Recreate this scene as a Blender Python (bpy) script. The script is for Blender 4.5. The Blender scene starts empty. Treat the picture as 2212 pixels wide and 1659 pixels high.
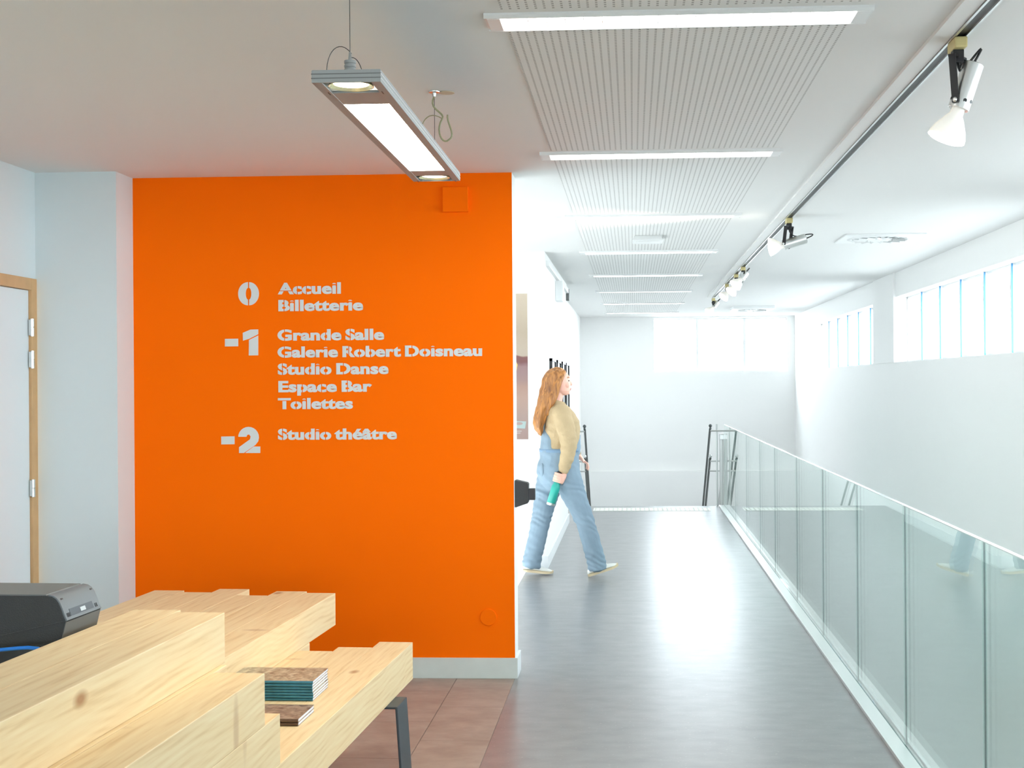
import bpy, bmesh, math, random
from mathutils import Vector, Matrix, Euler, noise
random.seed(7)
SC = bpy.context.scene
COL = SC.collection
V = Vector
PI = math.pi

# ------------------------------------------------------------------ camera
IMW, IMH = 2212.0, 1659.0
FPX, PPX, PPY = 2930.0, 1208.0, 830.0
YAW, ROLL = math.atan(159.0 / FPX), 0.0071
CAMZ = 1.55
cam_d = bpy.data.cameras.new('camera')
cam = bpy.data.objects.new('camera', cam_d)
COL.objects.link(cam)
cam_d.sensor_width = 36.0
cam_d.sensor_fit = 'HORIZONTAL'
cam_d.lens = FPX / IMW * 36.0
cam_d.shift_x = -(PPX - IMW / 2) / IMW
cam_d.shift_y = (PPY - IMH / 2) / IMW
cam_d.clip_start, cam_d.clip_end = 0.05, 200
CAMR = Matrix.Rotation(YAW, 3, 'Z') @ Matrix.Rotation(PI / 2, 3, 'X') @ Matrix.Rotation(-ROLL, 3, 'Z')
cam.matrix_world = Matrix.Translation((0, 0, CAMZ)) @ CAMR.to_4x4()
SC.camera = cam

# ------------------------------------------------------------------ world, light, exposure
SC.view_settings.view_transform = 'Standard'
SC.view_settings.look = 'None'
SC.view_settings.gamma = 1.0
SC.view_settings.use_curve_mapping = False
SC.view_settings.exposure = 0.15
SC.cycles.use_denoising = True
SC.cycles.use_adaptive_sampling = True
SC.cycles.adaptive_threshold = 0.10
SC.cycles.adaptive_min_samples = 16
SC.cycles.max_bounces = 10
SC.cycles.diffuse_bounces = 6
SC.cycles.glossy_bounces = 4
SC.cycles.transmission_bounces = 8
SC.cycles.transparent_max_bounces = 20
SC.cycles.sample_clamp_indirect = 6.0
SC.cycles.caustics_reflective = False
SC.cycles.caustics_refractive = False
world = bpy.data.worlds.new('overcast_sky')
SC.world = world
world.use_nodes = True
bg = world.node_tree.nodes['Background']
bg.inputs[0].default_value = (0.86, 0.945, 1.0, 1)
bg.inputs[1].default_value = 20.0


def portal(name, loc, rot, sx, sy):
    l = bpy.data.lights.new(name, 'AREA')
    l.shape = 'RECTANGLE'; l.size = sx; l.size_y = sy
    l.cycles.is_portal = True
    o = bpy.data.objects.new(name, l); COL.objects.link(o)
    o.location = loc; o.rotation_euler = rot
    return o


# ------------------------------------------------------------------ photo pixel -> ray -> point on a plane of the place
def ray(px, py):
    u, v = px - PPX, PPY - py
    return (CAMR @ V((u, v, -FPX))).normalized()


def onz(px, py, z):
    d = ray(px, py); t = (z - CAMZ) / d.z
    return V((d.x * t, d.y * t, z))


def ony(px, py, y):
    d = ray(px, py); t = y / d.y
    return V((d.x * t, y, CAMZ + d.z * t))


def onx(px, py, x):
    d = ray(px, py); t = x / d.x
    return V((x, d.y * t, CAMZ + d.z * t))


# ------------------------------------------------------------------ materials
MATS = {}


def mat(name, col, rough=0.6, metal=0.0, emis=None, es=0.0, spec=0.5, bump=0.0, bscale=60, var=0.0, vscale=6, trans=0.0, alpha=1.0):
    if name in MATS: return MATS[name]
    m = bpy.data.materials.new(name); m.use_nodes = True
    nt = m.node_tree; p = nt.nodes['Principled BSDF']
    c = (*col, 1) if len(col) == 3 else col
    p.inputs['Base Color'].default_value = c
    p.inputs['Roughness'].default_value = rough
    p.inputs['Metallic'].default_value = metal
    p.inputs['Specular IOR Level'].default_value = spec
    p.inputs['Transmission Weight'].default_value = trans
    tc = nt.nodes.new('ShaderNodeTexCoord')
    n = nt.nodes.new('ShaderNodeTexNoise'); n.inputs['Scale'].default_value = vscale
    n.inputs['Detail'].default_value = 5
    nt.links.new(tc.outputs['Object'], n.inputs['Vector'])
    if var > 0:
        mx = nt.nodes.new('ShaderNodeMix'); mx.data_type = 'RGBA'
        mx.inputs[6].default_value = tuple(max(0, x * (1 - var)) for x in c[:3]) + (1,)
        mx.inputs[7].default_value = tuple(min(1, x * (1 + var)) for x in c[:3]) + (1,)
        nt.links.new(n.outputs['Fac'], mx.inputs[0])
        nt.links.new(mx.outputs[2], p.inputs['Base Color'])
    if bump > 0:
        b = nt.nodes.new('ShaderNodeBump'); b.inputs['Strength'].default_value = bump
        b.inputs['Distance'].default_value = 0.004
        n2 = nt.nodes.new('ShaderNodeTexNoise'); n2.inputs['Scale'].default_value = bscale
        nt.links.new(tc.outputs['Object'], n2.inputs['Vector'])
        nt.links.new(n2.outputs['Fac'], b.inputs['Height'])
        nt.links.new(b.outputs['Normal'], p.inputs['Normal'])
    if emis:
        p.inputs['Emission Color'].default_value = (*emis, 1)
        p.inputs['Emission Strength'].default_value = es
    MATS[name] = m
    return m


def N(nt, typ, **kw):
    n = nt.nodes.new(typ)
    for k, v in kw.items(): setattr(n, k, v)
    return n


def ramp(nt, fac, stops):
    r = N(nt, 'ShaderNodeValToRGB')
    e = r.color_ramp.elements
    while len(e) > 1: e.remove(e[0])
    for i, (p, c) in enumerate(stops):
        if i == 0: e[0].position = p; e[0].color = (*c, 1)
        else:
            x = e.new(p); x.color = (*c, 1)
    nt.links.new(fac, r.inputs[0])
    return r.outputs[0]


def mat_wood():
    m = bpy.data.materials.new('pine_wood'); m.use_nodes = True
    nt = m.node_tree; p = nt.nodes['Principled BSDF']
    tc = N(nt, 'ShaderNodeTexCoord'); oi = N(nt, 'ShaderNodeObjectInfo')
    off = N(nt, 'ShaderNodeVectorMath', operation='MULTIPLY')
    cmb = N(nt, 'ShaderNodeCombineXYZ')
    for i in range(3): nt.links.new(oi.outputs['Random'], cmb.inputs[i])
    nt.links.new(cmb.outputs[0], off.inputs[0]); off.inputs[1].default_value = (3.1, 17.0, 5.3)
    add = N(nt, 'ShaderNodeVectorMath', operation='ADD')
    nt.links.new(tc.outputs['Object'], add.inputs[0]); nt.links.new(off.outputs[0], add.inputs[1])
    # slow warp so that the growth rings swirl around knots
    wn = N(nt, 'ShaderNodeTexNoise'); wn.inputs['Scale'].default_value = 2.2; wn.inputs['Detail'].default_value = 1.5
    nt.links.new(add.outputs[0], wn.inputs['Vector'])
    wm = N(nt, 'ShaderNodeVectorMath', operation='MULTIPLY_ADD')
    nt.links.new(wn.outputs['Color'], wm.inputs[0]); wm.inputs[1].default_value = (0.10, 0.0, 0.10)
    nt.links.new(add.outputs[0], wm.inputs[2])
    mp = N(nt, 'ShaderNodeMapping'); mp.inputs['Scale'].default_value = (1, 0.045, 1)
    nt.links.new(wm.outputs[0], mp.inputs['Vector'])
    wv = N(nt, 'ShaderNodeTexWave', wave_type='RINGS', rings_direction='Y'); wv.inputs['Scale'].default_value = 17
    wv.inputs['Distortion'].default_value = 1.2; wv.inputs['Detail'].default_value = 2; wv.inputs['Detail Scale'].default_value = 1.2
    nt.links.new(mp.outputs[0], wv.inputs['Vector'])
    fn = N(nt, 'ShaderNodeTexNoise'); fn.inputs['Scale'].default_value = 26; fn.inputs['Detail'].default_value = 5
    mp2 = N(nt, 'ShaderNodeMapping'); mp2.inputs['Scale'].default_value = (3, 0.12, 3)
    nt.links.new(add.outputs[0], mp2.inputs['Vector']); nt.links.new(mp2.outputs[0], fn.inputs['Vector'])
    mixf = N(nt, 'ShaderNodeMath', operation='MULTIPLY_ADD'); mixf.inputs[1].default_value = 0.09
    nt.links.new(wv.outputs['Fac'], mixf.inputs[0]); 
    sc2 = N(nt, 'ShaderNodeMath', operation='MULTIPLY'); sc2.inputs[1].default_value = 0.7
    nt.links.new(fn.outputs['Fac'], sc2.inputs[0]); nt.links.new(sc2.outputs[0], mixf.inputs[2])
    base = ramp(nt, mixf.outputs[0], [(0.16, (0.62, 0.41, 0.20)), (0.36, (0.76, 0.57, 0.32)), (0.60, (0.81, 0.655, 0.40))])
    # knots
    vo = N(nt, 'ShaderNodeTexVoronoi'); vo.inputs['Scale'].default_value = 4.2
    mp3 = N(nt, 'ShaderNodeMapping'); mp3.inputs['Scale'].default_value = (1, 0.55, 1)
    nt.links.new(add.outputs[0], mp3.inputs['Vector']); nt.links.new(mp3.outputs[0], vo.inputs['Vector'])
    kn = ramp(nt, vo.outputs['Distance'], [(0.035, (1, 1, 1)), (0.10, (0, 0, 0))])
    mx = N(nt, 'ShaderNodeMix', data_type='RGBA')
    nt.links.new(kn, mx.inputs[0]); nt.links.new(base, mx.inputs[6]); mx.inputs[7].default_value = (0.40, 0.20, 0.08, 1)
    # spike knots: short brown streaks across the sides
    v2 = N(nt, 'ShaderNodeTexVoronoi'); v2.inputs['Scale'].default_value = 2.4
    mp4 = N(nt, 'ShaderNodeMapping'); mp4.inputs['Scale'].default_value = (0.9, 2.0, 0.45); mp4.inputs['Location'].default_value = (0.7, 0.3, 0.1)
    nt.links.new(wm.outputs[0], mp4.inputs['Vector']); nt.links.new(mp4.outputs[0], v2.inputs['Vector'])
    k2 = ramp(nt, v2.outputs['Distance'], [(0.06, (0.55, 0.55, 0.55)), (0.13, (0, 0, 0))])
    mx2 = N(nt, 'ShaderNodeMix', data_type='RGBA'); nt.links.new(k2, mx2.inputs[0])
    nt.links.new(mx.outputs[2], mx2.inputs[6]); mx2.inputs[7].default_value = (0.47, 0.27, 0.14, 1)
    nt.links.new(mx2.outputs[2], p.inputs['Base Color'])
    p.inputs['Roughness'].default_value = 0.55
    b = N(nt, 'ShaderNodeBump'); b.inputs['Strength'].default_value = 0.12; b.inputs['Distance'].default_value = 0.002
    nt.links.new(mixf.outputs[0], b.inputs['Height']); nt.links.new(b.outputs['Normal'], p.inputs['Normal'])
    MATS['pine_wood'] = m
    return m


def mat_glass(name, tint, ior=1.5, gl=1.0):
    m = bpy.data.materials.new(name); m.use_nodes = True
    nt = m.node_tree; nt.nodes.clear()
    out = N(nt, 'ShaderNodeOutputMaterial')
    tr = N(nt, 'ShaderNodeBsdfTransparent'); tr.inputs[0].default_value = (*tint, 1)
    g = N(nt, 'ShaderNodeBsdfGlossy'); g.inputs['Roughness'].default_value = 0.0; g.inputs[0].default_value = (gl, gl, gl, 1)
    geo = N(nt, 'ShaderNodeNewGeometry')
    ir = N(nt, 'ShaderNodeMapRange'); ir.inputs[3].default_value = ior; ir.inputs[4].default_value = 1 / ior
    nt.links.new(geo.outputs['Backfacing'], ir.inputs[0])
    f = N(nt, 'ShaderNodeFresnel'); nt.links.new(ir.outputs[0], f.inputs['IOR'])
    mx = N(nt, 'ShaderNodeMixShader')
    nt.links.new(f.outputs[0], mx.inputs[0]); nt.links.new(tr.outputs[0], mx.inputs[1]); nt.links.new(g.outputs[0], mx.inputs[2])
    nt.links.new(mx.outputs[0], out.inputs[0])
    MATS[name] = m
    return m


def mat_lino():
    m = bpy.data.materials.new('grey_linoleum'); m.use_nodes = True
    nt = m.node_tree; p = nt.nodes['Principled BSDF']
    tc = N(nt, 'ShaderNodeTexCoord')
    n1 = N(nt, 'ShaderNodeTexNoise'); n1.inputs['Scale'].default_value = 7; n1.inputs['Detail'].default_value = 8
    mp = N(nt, 'ShaderNodeMapping'); mp.inputs['Scale'].default_value = (1, 1.6, 1)
    nt.links.new(tc.outputs['Object'], mp.inputs[0]); nt.links.new(mp.outputs[0], n1.inputs['Vector'])
    c = ramp(nt, n1.outputs['Fac'], [(0.3, (0.205, 0.205, 0.210)), (0.7, (0.265, 0.265, 0.270))])
    n2 = N(nt, 'ShaderNodeTexNoise'); n2.inputs['Scale'].default_value = 110; n2.inputs['Detail'].default_value = 2
    mp2 = N(nt, 'ShaderNodeMapping'); mp2.inputs['Scale'].default_value = (0.55, 1.0, 1)
    nt.links.new(tc.outputs['Object'], mp2.inputs[0]); nt.links.new(mp2.outputs[0], n2.inputs['Vector'])
    sp = ramp(nt, n2.outputs['Fac'], [(0.66, (0, 0, 0)), (0.74, (1, 1, 1))])
    mx = N(nt, 'ShaderNodeMix', data_type='RGBA'); nt.links.new(sp, mx.inputs[0])
    nt.links.new(c, mx.inputs[6]); mx.inputs[7].default_value = (0.40, 0.39, 0.38, 1)
    nt.links.new(mx.outputs[2], p.inputs['Base Color'])
    rr = N(nt, 'ShaderNodeMapRange'); rr.inputs[3].default_value = 0.27; rr.inputs[4].default_value = 0.33
    n3 = N(nt, 'ShaderNodeTexNoise'); n3.inputs['Scale'].default_value = 3
    mp3 = N(nt, 'ShaderNodeMapping'); mp3.inputs['Scale'].default_value = (0.5, 1.6, 1)
    nt.links.new(tc.outputs['Object'], mp3.inputs[0]); nt.links.new(mp3.outputs[0], n3.inputs['Vector'])
    nt.links.new(n3.outputs['Fac'], rr.inputs[0]); nt.links.new(rr.outputs[0], p.inputs['Roughness'])
    MATS['grey_linoleum'] = m
    return m


def mat_tile():
    m = bpy.data.materials.new('taupe_stone_tile'); m.use_nodes = True
    nt = m.node_tree; p = nt.nodes['Principled BSDF']
    tc = N(nt, 'ShaderNodeTexCoord'); oi = N(nt, 'ShaderNodeObjectInfo')
    mp = N(nt, 'ShaderNodeMapping'); mp.inputs['Scale'].default_value = (1, 1.3, 1)
    ad = N(nt, 'ShaderNodeVectorMath', operation='ADD')
    nt.links.new(tc.outputs['Object'], ad.inputs[0])
    cm = N(nt, 'ShaderNodeCombineXYZ'); ml = N(nt, 'ShaderNodeMath', operation='MULTIPLY'); ml.inputs[1].default_value = 31
    nt.links.new(oi.outputs['Random'], ml.inputs[0]); nt.links.new(ml.outputs[0], cm.inputs[0]); nt.links.new(cm.outputs[0], ad.inputs[1])
    nt.links.new(ad.outputs[0], mp.inputs[0])
    n1 = N(nt, 'ShaderNodeTexNoise'); n1.inputs['Scale'].default_value = 5; n1.inputs['Detail'].default_value = 9; n1.inputs['Roughness'].default_value = 0.62
    nt.links.new(mp.outputs[0], n1.inputs['Vector'])
    c = ramp(nt, n1.outputs['Fac'], [(0.3, (0.27, 0.215, 0.178)), (0.5, (0.33, 0.272, 0.228)), (0.7, (0.39, 0.33, 0.282))])
    nt.links.new(c, p.inputs['Base Color'])
    p.inputs['Roughness'].default_value = 0.5
    MATS['taupe_stone_tile'] = m
    return m


def mat_perf():
    """white plasterboard pierced by rows of short slots running down the corridor"""
    m = bpy.data.materials.new('perforated_plasterboard'); m.use_nodes = True
    nt = m.node_tree; p = nt.nodes['Principled BSDF']
    tc = N(nt, 'ShaderNodeTexCoord'); sx = N(nt, 'ShaderNodeSeparateXYZ')
    nt.links.new(tc.outputs['Object'], sx.inputs[0])

    def saw(out, pitch, duty):
        a = N(nt, 'ShaderNodeMath', operation='DIVIDE'); nt.links.new(out, a.inputs[0]); a.inputs[1].default_value = pitch
        b = N(nt, 'ShaderNodeMath', operation='FRACT'); nt.links.new(a.outputs[0], b.inputs[0])
        c = N(nt, 'ShaderNodeMath', operation='LESS_THAN'); nt.links.new(b.outputs[0], c.inputs[0]); c.inputs[1].default_value = duty
        return c.outputs[0]
    a = saw(sx.outputs[0], 0.0257, 0.27); b = saw(sx.outputs[1], 0.021, 0.56)
    pr = N(nt, 'ShaderNodeMath', operation='MULTIPLY'); nt.links.new(a, pr.inputs[0]); nt.links.new(b, pr.inputs[1])
    mx = N(nt, 'ShaderNodeMix', data_type='RGBA'); nt.links.new(pr.outputs[0], mx.inputs[0])
    mx.inputs[6].default_value = (0.80, 0.80, 0.79, 1); mx.inputs[7].default_value = (0.40, 0.395, 0.385, 1)
    nt.links.new(mx.outputs[2], p.inputs['Base Color']); p.inputs['Roughness'].default_value = 0.8
    MATS['perforated_plasterboard'] = m
    return m


def mat_poster():
    """flat print of the poster: sand backdrop, folds of rose fabric below"""
    m = bpy.data.materials.new('poster_print'); m.use_nodes = True
    nt = m.node_tree; p = nt.nodes['Principled BSDF']
    tc = N(nt, 'ShaderNodeTexCoord'); sx = N(nt, 'ShaderNodeSeparateXYZ')
    nt.links.new(tc.outputs['Object'], sx.inputs[0])
    n = N(nt, 'ShaderNodeTexNoise'); n.inputs['Scale'].default_value = 4
    nt.links.new(tc.outputs['Object'], n.inputs['Vector'])
    ad = N(nt, 'ShaderNodeMath', operation='MULTIPLY_ADD'); nt.links.new(n.outputs['Fac'], ad.inputs[0]); ad.inputs[1].default_value = 0.12
    nt.links.new(sx.outputs[2], ad.inputs[2])
    mr = N(nt, 'ShaderNodeMapRange'); nt.links.new(ad.outputs[0], mr.inputs[0]); mr.inputs[1].default_value = 0.06; mr.inputs[2].default_value = 1.29
    c = ramp(nt, mr.outputs[0], [(0.0, (0.286, 0.186, 0.168)), (0.15, (0.313, 0.223, 0.197)), (0.27, (0.354, 0.236, 0.191)), (0.36, (0.340, 0.211, 0.168)),
                                 (0.41, (0.272, 0.174, 0.162)), (0.50, (0.245, 0.149, 0.151)), (0.525, (0.150, 0.056, 0.052)), (0.56, (0.163, 0.062, 0.058)),
                                 (0.57, (0.394, 0.322, 0.255)), (0.75, (0.381, 0.304, 0.226)), (1.0, (0.52, 0.43, 0.33))])
    nt.links.new(c, p.inputs['Base Color']); p.inputs['Roughness'].default_value = 0.5
    MATS['poster_print'] = m
    return m


def mat_strand(name, c1, c2, sc=(60, 60, 3), rough=0.5, bump=0.4):
    m = bpy.data.materials.new(name); m.use_nodes = True
    nt = m.node_tree; p = nt.nodes['Principled BSDF']
    tc = N(nt, 'ShaderNodeTexCoord'); mp = N(nt, 'ShaderNodeMapping'); mp.inputs['Scale'].default_value = sc
    nt.links.new(tc.outputs['Object'], mp.inputs[0])
    n = N(nt, 'ShaderNodeTexNoise'); n.inputs['Scale'].default_value = 1.0; n.inputs['Detail'].default_value = 4; n.inputs['Distortion'].default_value = 0.6
    nt.links.new(mp.outputs[0], n.inputs['Vector'])
    c = ramp(nt, n.outputs['Fac'], [(0.32, c1), (0.68, c2)])
    nt.links.new(c, p.inputs['Base Color']); p.inputs['Roughness'].default_value = rough
    b = N(nt, 'ShaderNodeBump'); b.inputs['Strength'].default_value = bump; b.inputs['Distance'].default_value = 0.006
    nt.links.new(n.outputs['Fac'], b.inputs['Height']); nt.links.new(b.outputs['Normal'], p.inputs['Normal'])
    MATS[name] = m
    return m


WHITE = mat('white_wall_paint', (0.885, 0.885, 0.875), 0.75, bump=0.04, bscale=180)
CEIL = mat('white_ceiling_paint', (0.80, 0.80, 0.79), 0.85)
ORANGE = mat('orange_wall_paint', (1.0, 0.158, 0.0005), 0.8, spec=0.06, bump=0.05, bscale=220)
LETTER = mat('pale_grey_vinyl', (0.66, 0.70, 0.70), 0.55)
BASEB = mat('grey_green_baseboard', (0.62, 0.68, 0.66), 0.5, var=0.10, vscale=9)
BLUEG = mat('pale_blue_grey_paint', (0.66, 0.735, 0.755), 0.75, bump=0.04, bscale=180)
BASEW = mat('white_baseboard', (0.82, 0.84, 0.85), 0.45)
OAK = mat('oak_frame', (0.58, 0.36, 0.17), 0.5, var=0.15, vscale=14)
DOORW = mat('pale_door_laminate', (0.72, 0.81, 0.85), 0.45)
STEEL = mat('brushed_steel', (0.62, 0.63, 0.62), 0.28, 1.0)
STEELD = mat('dark_steel', (0.10, 0.11, 0.11), 0.35, 0.8)
ALU = mat('aluminium', (0.80, 0.81, 0.80), 0.32, 1.0)
ALUM = mat('matt_aluminium_paint', (0.33, 0.345, 0.34), 0.5, 0.2)
BLACK = mat('black_plastic', (0.018, 0.019, 0.02), 0.45, bump=0.1, bscale=300)
BLACKM = mat('black_metal', (0.02, 0.02, 0.022), 0.4, 0.3)
SLATE = mat('slate_steel_leg', (0.045, 0.055, 0.065), 0.45, 0.3)
GREYP = mat('grey_plastic', (0.15, 0.155, 0.15), 0.5)
SILVERP = mat('silver_plastic', (0.15, 0.17, 0.185), 0.55, 0.1)
DGREY = mat('dark_grey_plastic', (0.022, 0.025, 0.026), 0.5, bump=0.25, bscale=400)
YELP = mat('cream_adapter_plastic', (0.62, 0.52, 0.24), 0.5)
WHITEP = mat('white_plastic', (0.82, 0.83, 0.83), 0.4)
WHITEM = mat('white_metal', (0.80, 0.81, 0.81), 0.35)
TUBE = mat('lit_fluorescent', (0.9, 0.9, 0.9), 0.5, emis=(1.0, 0.98, 0.93), es=7)
TUBEDIM = mat('dim_fluorescent', (0.9, 0.9, 0.88), 0.5, emis=(1.0, 0.98, 0.93), es=1.0)
PANEL = mat('lit_diffuser', (0.9, 0.9, 0.9), 0.5, emis=(1.0, 0.95, 0.80), es=42)
HALO = mat('lit_halogen', (0.9, 0.9, 0.8), 0.4, emis=(1.0, 0.95, 0.68), es=5)
REFL = mat('warm_reflector', (0.85, 0.80, 0.55), 0.25, 0.7)
LENS = mat('lit_lamp_lens', (0.95, 0.95, 0.9), 0.3, emis=(1.0, 0.93, 0.80), es=14)
BULB = mat('glowing_bulb_glass', (0.85, 0.84, 0.80), 0.18, emis=(1.0, 0.94, 0.82), es=0.28)
for _m in (BULB, HALO, TUBEDIM): _m.cycles.emission_sampling = 'NONE'
BLUE = mat('blue_cable_sheath', (0.01, 0.20, 0.72), 0.35)
WOOD = mat_wood(); LINO = mat_lino(); TILE = mat_tile(); PERF = mat_perf()
GLASSG = mat_glass('green_tinted_glass', (0.87, 0.945, 0.925))
GLASSW = mat_glass('window_glass', (0.97, 0.98, 0.985))
EDGE = mat('glass_edge_highlight', (0.78, 0.90, 0.90), 0.15, spec=0.8)  # pale tone stands in for window light caught on the glass edge
EDGED = mat('dark_glass_joint', (0.05, 0.13, 0.13), 0.3)
SKYGLINT = mat('blue_sky_glint', (0.06, 0.22, 0.42), 0.4)  # blue stands in for sky reflected in the pane edges
STRIPM = mat('cream_tactile_strip', (0.80, 0.79, 0.74), 0.5)
STAIRM = mat('grey_stair', (0.62, 0.62, 0.62), 0.5)


# ------------------------------------------------------------------ mesh helpers
def obj(name, bm, m, parent=None, smooth=False, loc=None, rotz=None):
    me = bpy.data.meshes.new(name)
    bmesh.ops.recalc_face_normals(bm, faces=bm.faces[:])
    bm.to_mesh(me); bm.free()
    if isinstance(m, (list, tuple)):
        for x in m: me.materials.append(x)
    elif m: me.materials.append(m)
    if smooth:
        for p in me.polygons: p.use_smooth = True
    o = bpy.data.objects.new(name, me); COL.objects.link(o)
    if parent: o.parent = parent
    if loc is not None: o.location = loc
    if rotz is not None: o.rotation_euler[2] = rotz
    return o


def smooth_angle(o, deg=35):
    me = o.data
    for p in me.polygons: p.use_smooth = True
    bm = bmesh.new(); bm.from_mesh(me)
    for e in bm.edges:
        if len(e.link_faces) == 2 and e.calc_face_angle(0) > math.radians(deg): e.smooth = False
    bm.to_mesh(me); bm.free()
    return o


def tag(o, label=None, cat=None, group=None, kind=None):
    if label: o['label'] = label
    if cat: o['category'] = cat
    if group: o['group'] = group
    if kind: o['kind'] = kind
    return o


def thing(name, label, cat, loc=(0, 0, 0), rotz=0, group=None):
    o = bpy.data.objects.new(name, None); COL.objects.link(o)
    o.location = loc; o.rotation_euler = (0, 0, rotz); o.empty_display_size = 0.1
    return tag(o, label, cat, group)


def bbox(bm, x0, x1, y0, y1, z0, z1, bev=0.0, M=None):
    r = bmesh.ops.create_cube(bm, size=1.0)
    vs = r['verts']
    for v in vs:
        v.co = V((x0 + (v.co.x + .5) * (x1 - x0), y0 + (v.co.y + .5) * (y1 - y0), z0 + (v.co.z + .5) * (z1 - z0)))
    if bev > 0:
        es = list({e for v in vs for e in v.link_edges})
        rr = bmesh.ops.bevel(bm, geom=es, offset=bev, segments=2, affect='EDGES', profile=0.6)
        vs = list({v for f in rr['faces'] for v in f.verts} | {v for v in vs if v.is_valid})
    if M is not None:
        for v in vs: v.co = M @ v.co
    return vs


def box(name, x0, x1, y0, y1, z0, z1, m, parent=None, bev=0.0):
    bm = bmesh.new(); bbox(bm, x0, x1, y0, y1, z0, z1, bev)
    return obj(name, bm, m, parent)


def frame_of(d):
    d = d.normalized()
    a = V((0, 0, 1)) if abs(d.z) < 0.95 else V((0, 1, 0))
    u = d.cross(a).normalized(); w = u.cross(d).normalized()
    return u, w


def tube(bm, pts, rad, seg=10, cap=True):
    pts = [V(p) for p in pts]
    if not isinstance(rad, (list, tuple)): rad = [rad] * len(pts)
    rings = []; pu = None
    for i, p in enumerate(pts):
        d = pts[min(i + 1, len(pts) - 1)] - pts[max(i - 1, 0)]
        u, w = frame_of(d)
        if pu is not None:
            u = (pu - d.normalized() * pu.dot(d.normalized())).normalized(); w = d.normalized().cross(u) * -1
            w = u.cross(d.normalized())
        pu = u
        rings.append([bm.verts.new(p + (u * math.cos(2 * PI * k / seg) + w * math.sin(2 * PI * k / seg)) * rad[i]) for k in range(seg)])
    for a, b in zip(rings, rings[1:]):
        for k in range(seg): bm.faces.new((a[k], a[(k + 1) % seg], b[(k + 1) % seg], b[k]))
    if cap:
        bm.faces.new(rings[0]); bm.faces.new(rings[-1])
    return rings


def lathe(bm, p0, axis, prof, seg=24, cap0=True, cap1=True):
    """prof: list of (distance along axis, radius)"""
    d = V(axis).normalized(); u, w = frame_of(d); rings = []
    for t, r in prof:
        c = V(p0) + d * t
        rings.append([bm.verts.new(c + (u * math.cos(2 * PI * k / seg) + w * math.sin(2 * PI * k / seg)) * max(r, 1e-4)) for k in range(seg)])
    for a, b in zip(rings, rings[1:]):
        for k in range(seg): bm.faces.new((a[k], a[(k + 1) % seg], b[(k + 1) % seg], b[k]))
    if cap0: bm.faces.new(rings[0])
    if cap1: bm.faces.new(rings[-1])


def prism(bm, poly, axis, a, b):
    """poly of 2-D points extruded along axis ('x','y','z') from a to b"""
    def P(p, t):
        return {'x': V((t, p[0], p[1])), 'y': V((p[0], t, p[1])), 'z': V((p[0], p[1], t))}[axis]
    A = [bm.verts.new(P(p, a)) for p in poly]; B = [bm.verts.new(P(p, b)) for p in poly]
    n = len(poly)
    bm.faces.new(A); bm.faces.new(B[::-1])
    for i in range(n): bm.faces.new((A[i], B[i], B[(i + 1) % n], A[(i + 1) % n]))


def bez(p0, p1, p2, p3, n=12):
    out = []
    for i in range(n + 1):
        t = i / n
        out.append(V(p0) * (1 - t) ** 3 + V(p1) * 3 * t * (1 - t) ** 2 + V(p2) * 3 * t * t * (1 - t) + V(p3) * t ** 3)
    return out


def struct(o):
    o['kind'] = 'structure'
    return o


# ------------------------------------------------------------------ dimensions of the place (metres, corridor runs along +Y)
CZ = 2.67                                   # ceiling
YO = ony(1000, 1464, 1).y                   # placeholder
YO = onz(1000, 1464.5, 0).y                 # orange wall face
XOL, XOR = ony(290, 900, YO).x, ony(1109, 900, YO).x
XT = XOR                                    # edge between tiles and linoleum
XG = 1.145                                  # glass balustrade
XR = 2.70                                   # right wall
YB = 22.8                                   # back wall
YS = 17.2                                   # top of the stairs
YL = 11.42                                  # wall carrying the poster
XC = -0.735                                 # corridor left wall
XC2 = -0.875                                # its set-back far part
XDL = -3.10                                 # left wall with the door
YC = 6.90                                   # column face left of the orange wall
YF = -4.2                                   # wall behind the camera

# ---------------- paved ground outside
struct(box('ground', -60, 60, -60, 80, -4.0, -3.65, mat('pale_paving', (0.26, 0.26, 0.25), 0.9, var=0.2, vscale=2)))
# ---------------- floor
fl = struct(box('floor', XT, XG + 0.03, YF, YS, -0.3, 0.0, LINO))
fl2 = struct(box('floor_corridor', XC2 - 0.02, XT, YO + 0.05, YS, -0.3, 0.0, LINO))
ft = struct(box('floor_entrance', XDL - 0.05, XT - 0.001, YF, YO + 0.05, -0.3, -0.004, mat('tile_grout', (0.13, 0.10, 0.08), 0.8)))
tw, tl = 0.308, 0.615
col = 0
x1 = XT
tile_mesh = {}
while x1 > XDL:
    x0 = max(x1 - tw, XDL)
    y1 = YO + 0.05 if col % 2 == 0 else YO + 0.05 - 0.33
    ys = [(YO + 0.05 - (1.31 if col % 2 == 0 else 0.98) - tl * k) for k in range(-3, 16)]
    ys = [y for y in ys if 0.5 < y < YO + 0.05] 
    prev = YO + 0.05
    for y in ys:
        key = (round(x1 - x0, 3), round(prev - y, 3))
        if key not in tile_mesh:
            bm = bmesh.new(); bbox(bm, 0.0014, key[0] - 0.0014, 0.0014, key[1] - 0.0014, -0.004, 0.0, 0.0006)
            me = bpy.data.meshes.new('tile'); bm.to_mesh(me); bm.free(); me.materials.append(TILE); tile_mesh[key] = me
        o = bpy.data.objects.new('tile', tile_mesh[key]); COL.objects.link(o); o.parent = ft
        o.location = (x0, y, 0)
        prev = y
    x1 -= tw; col += 1

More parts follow.
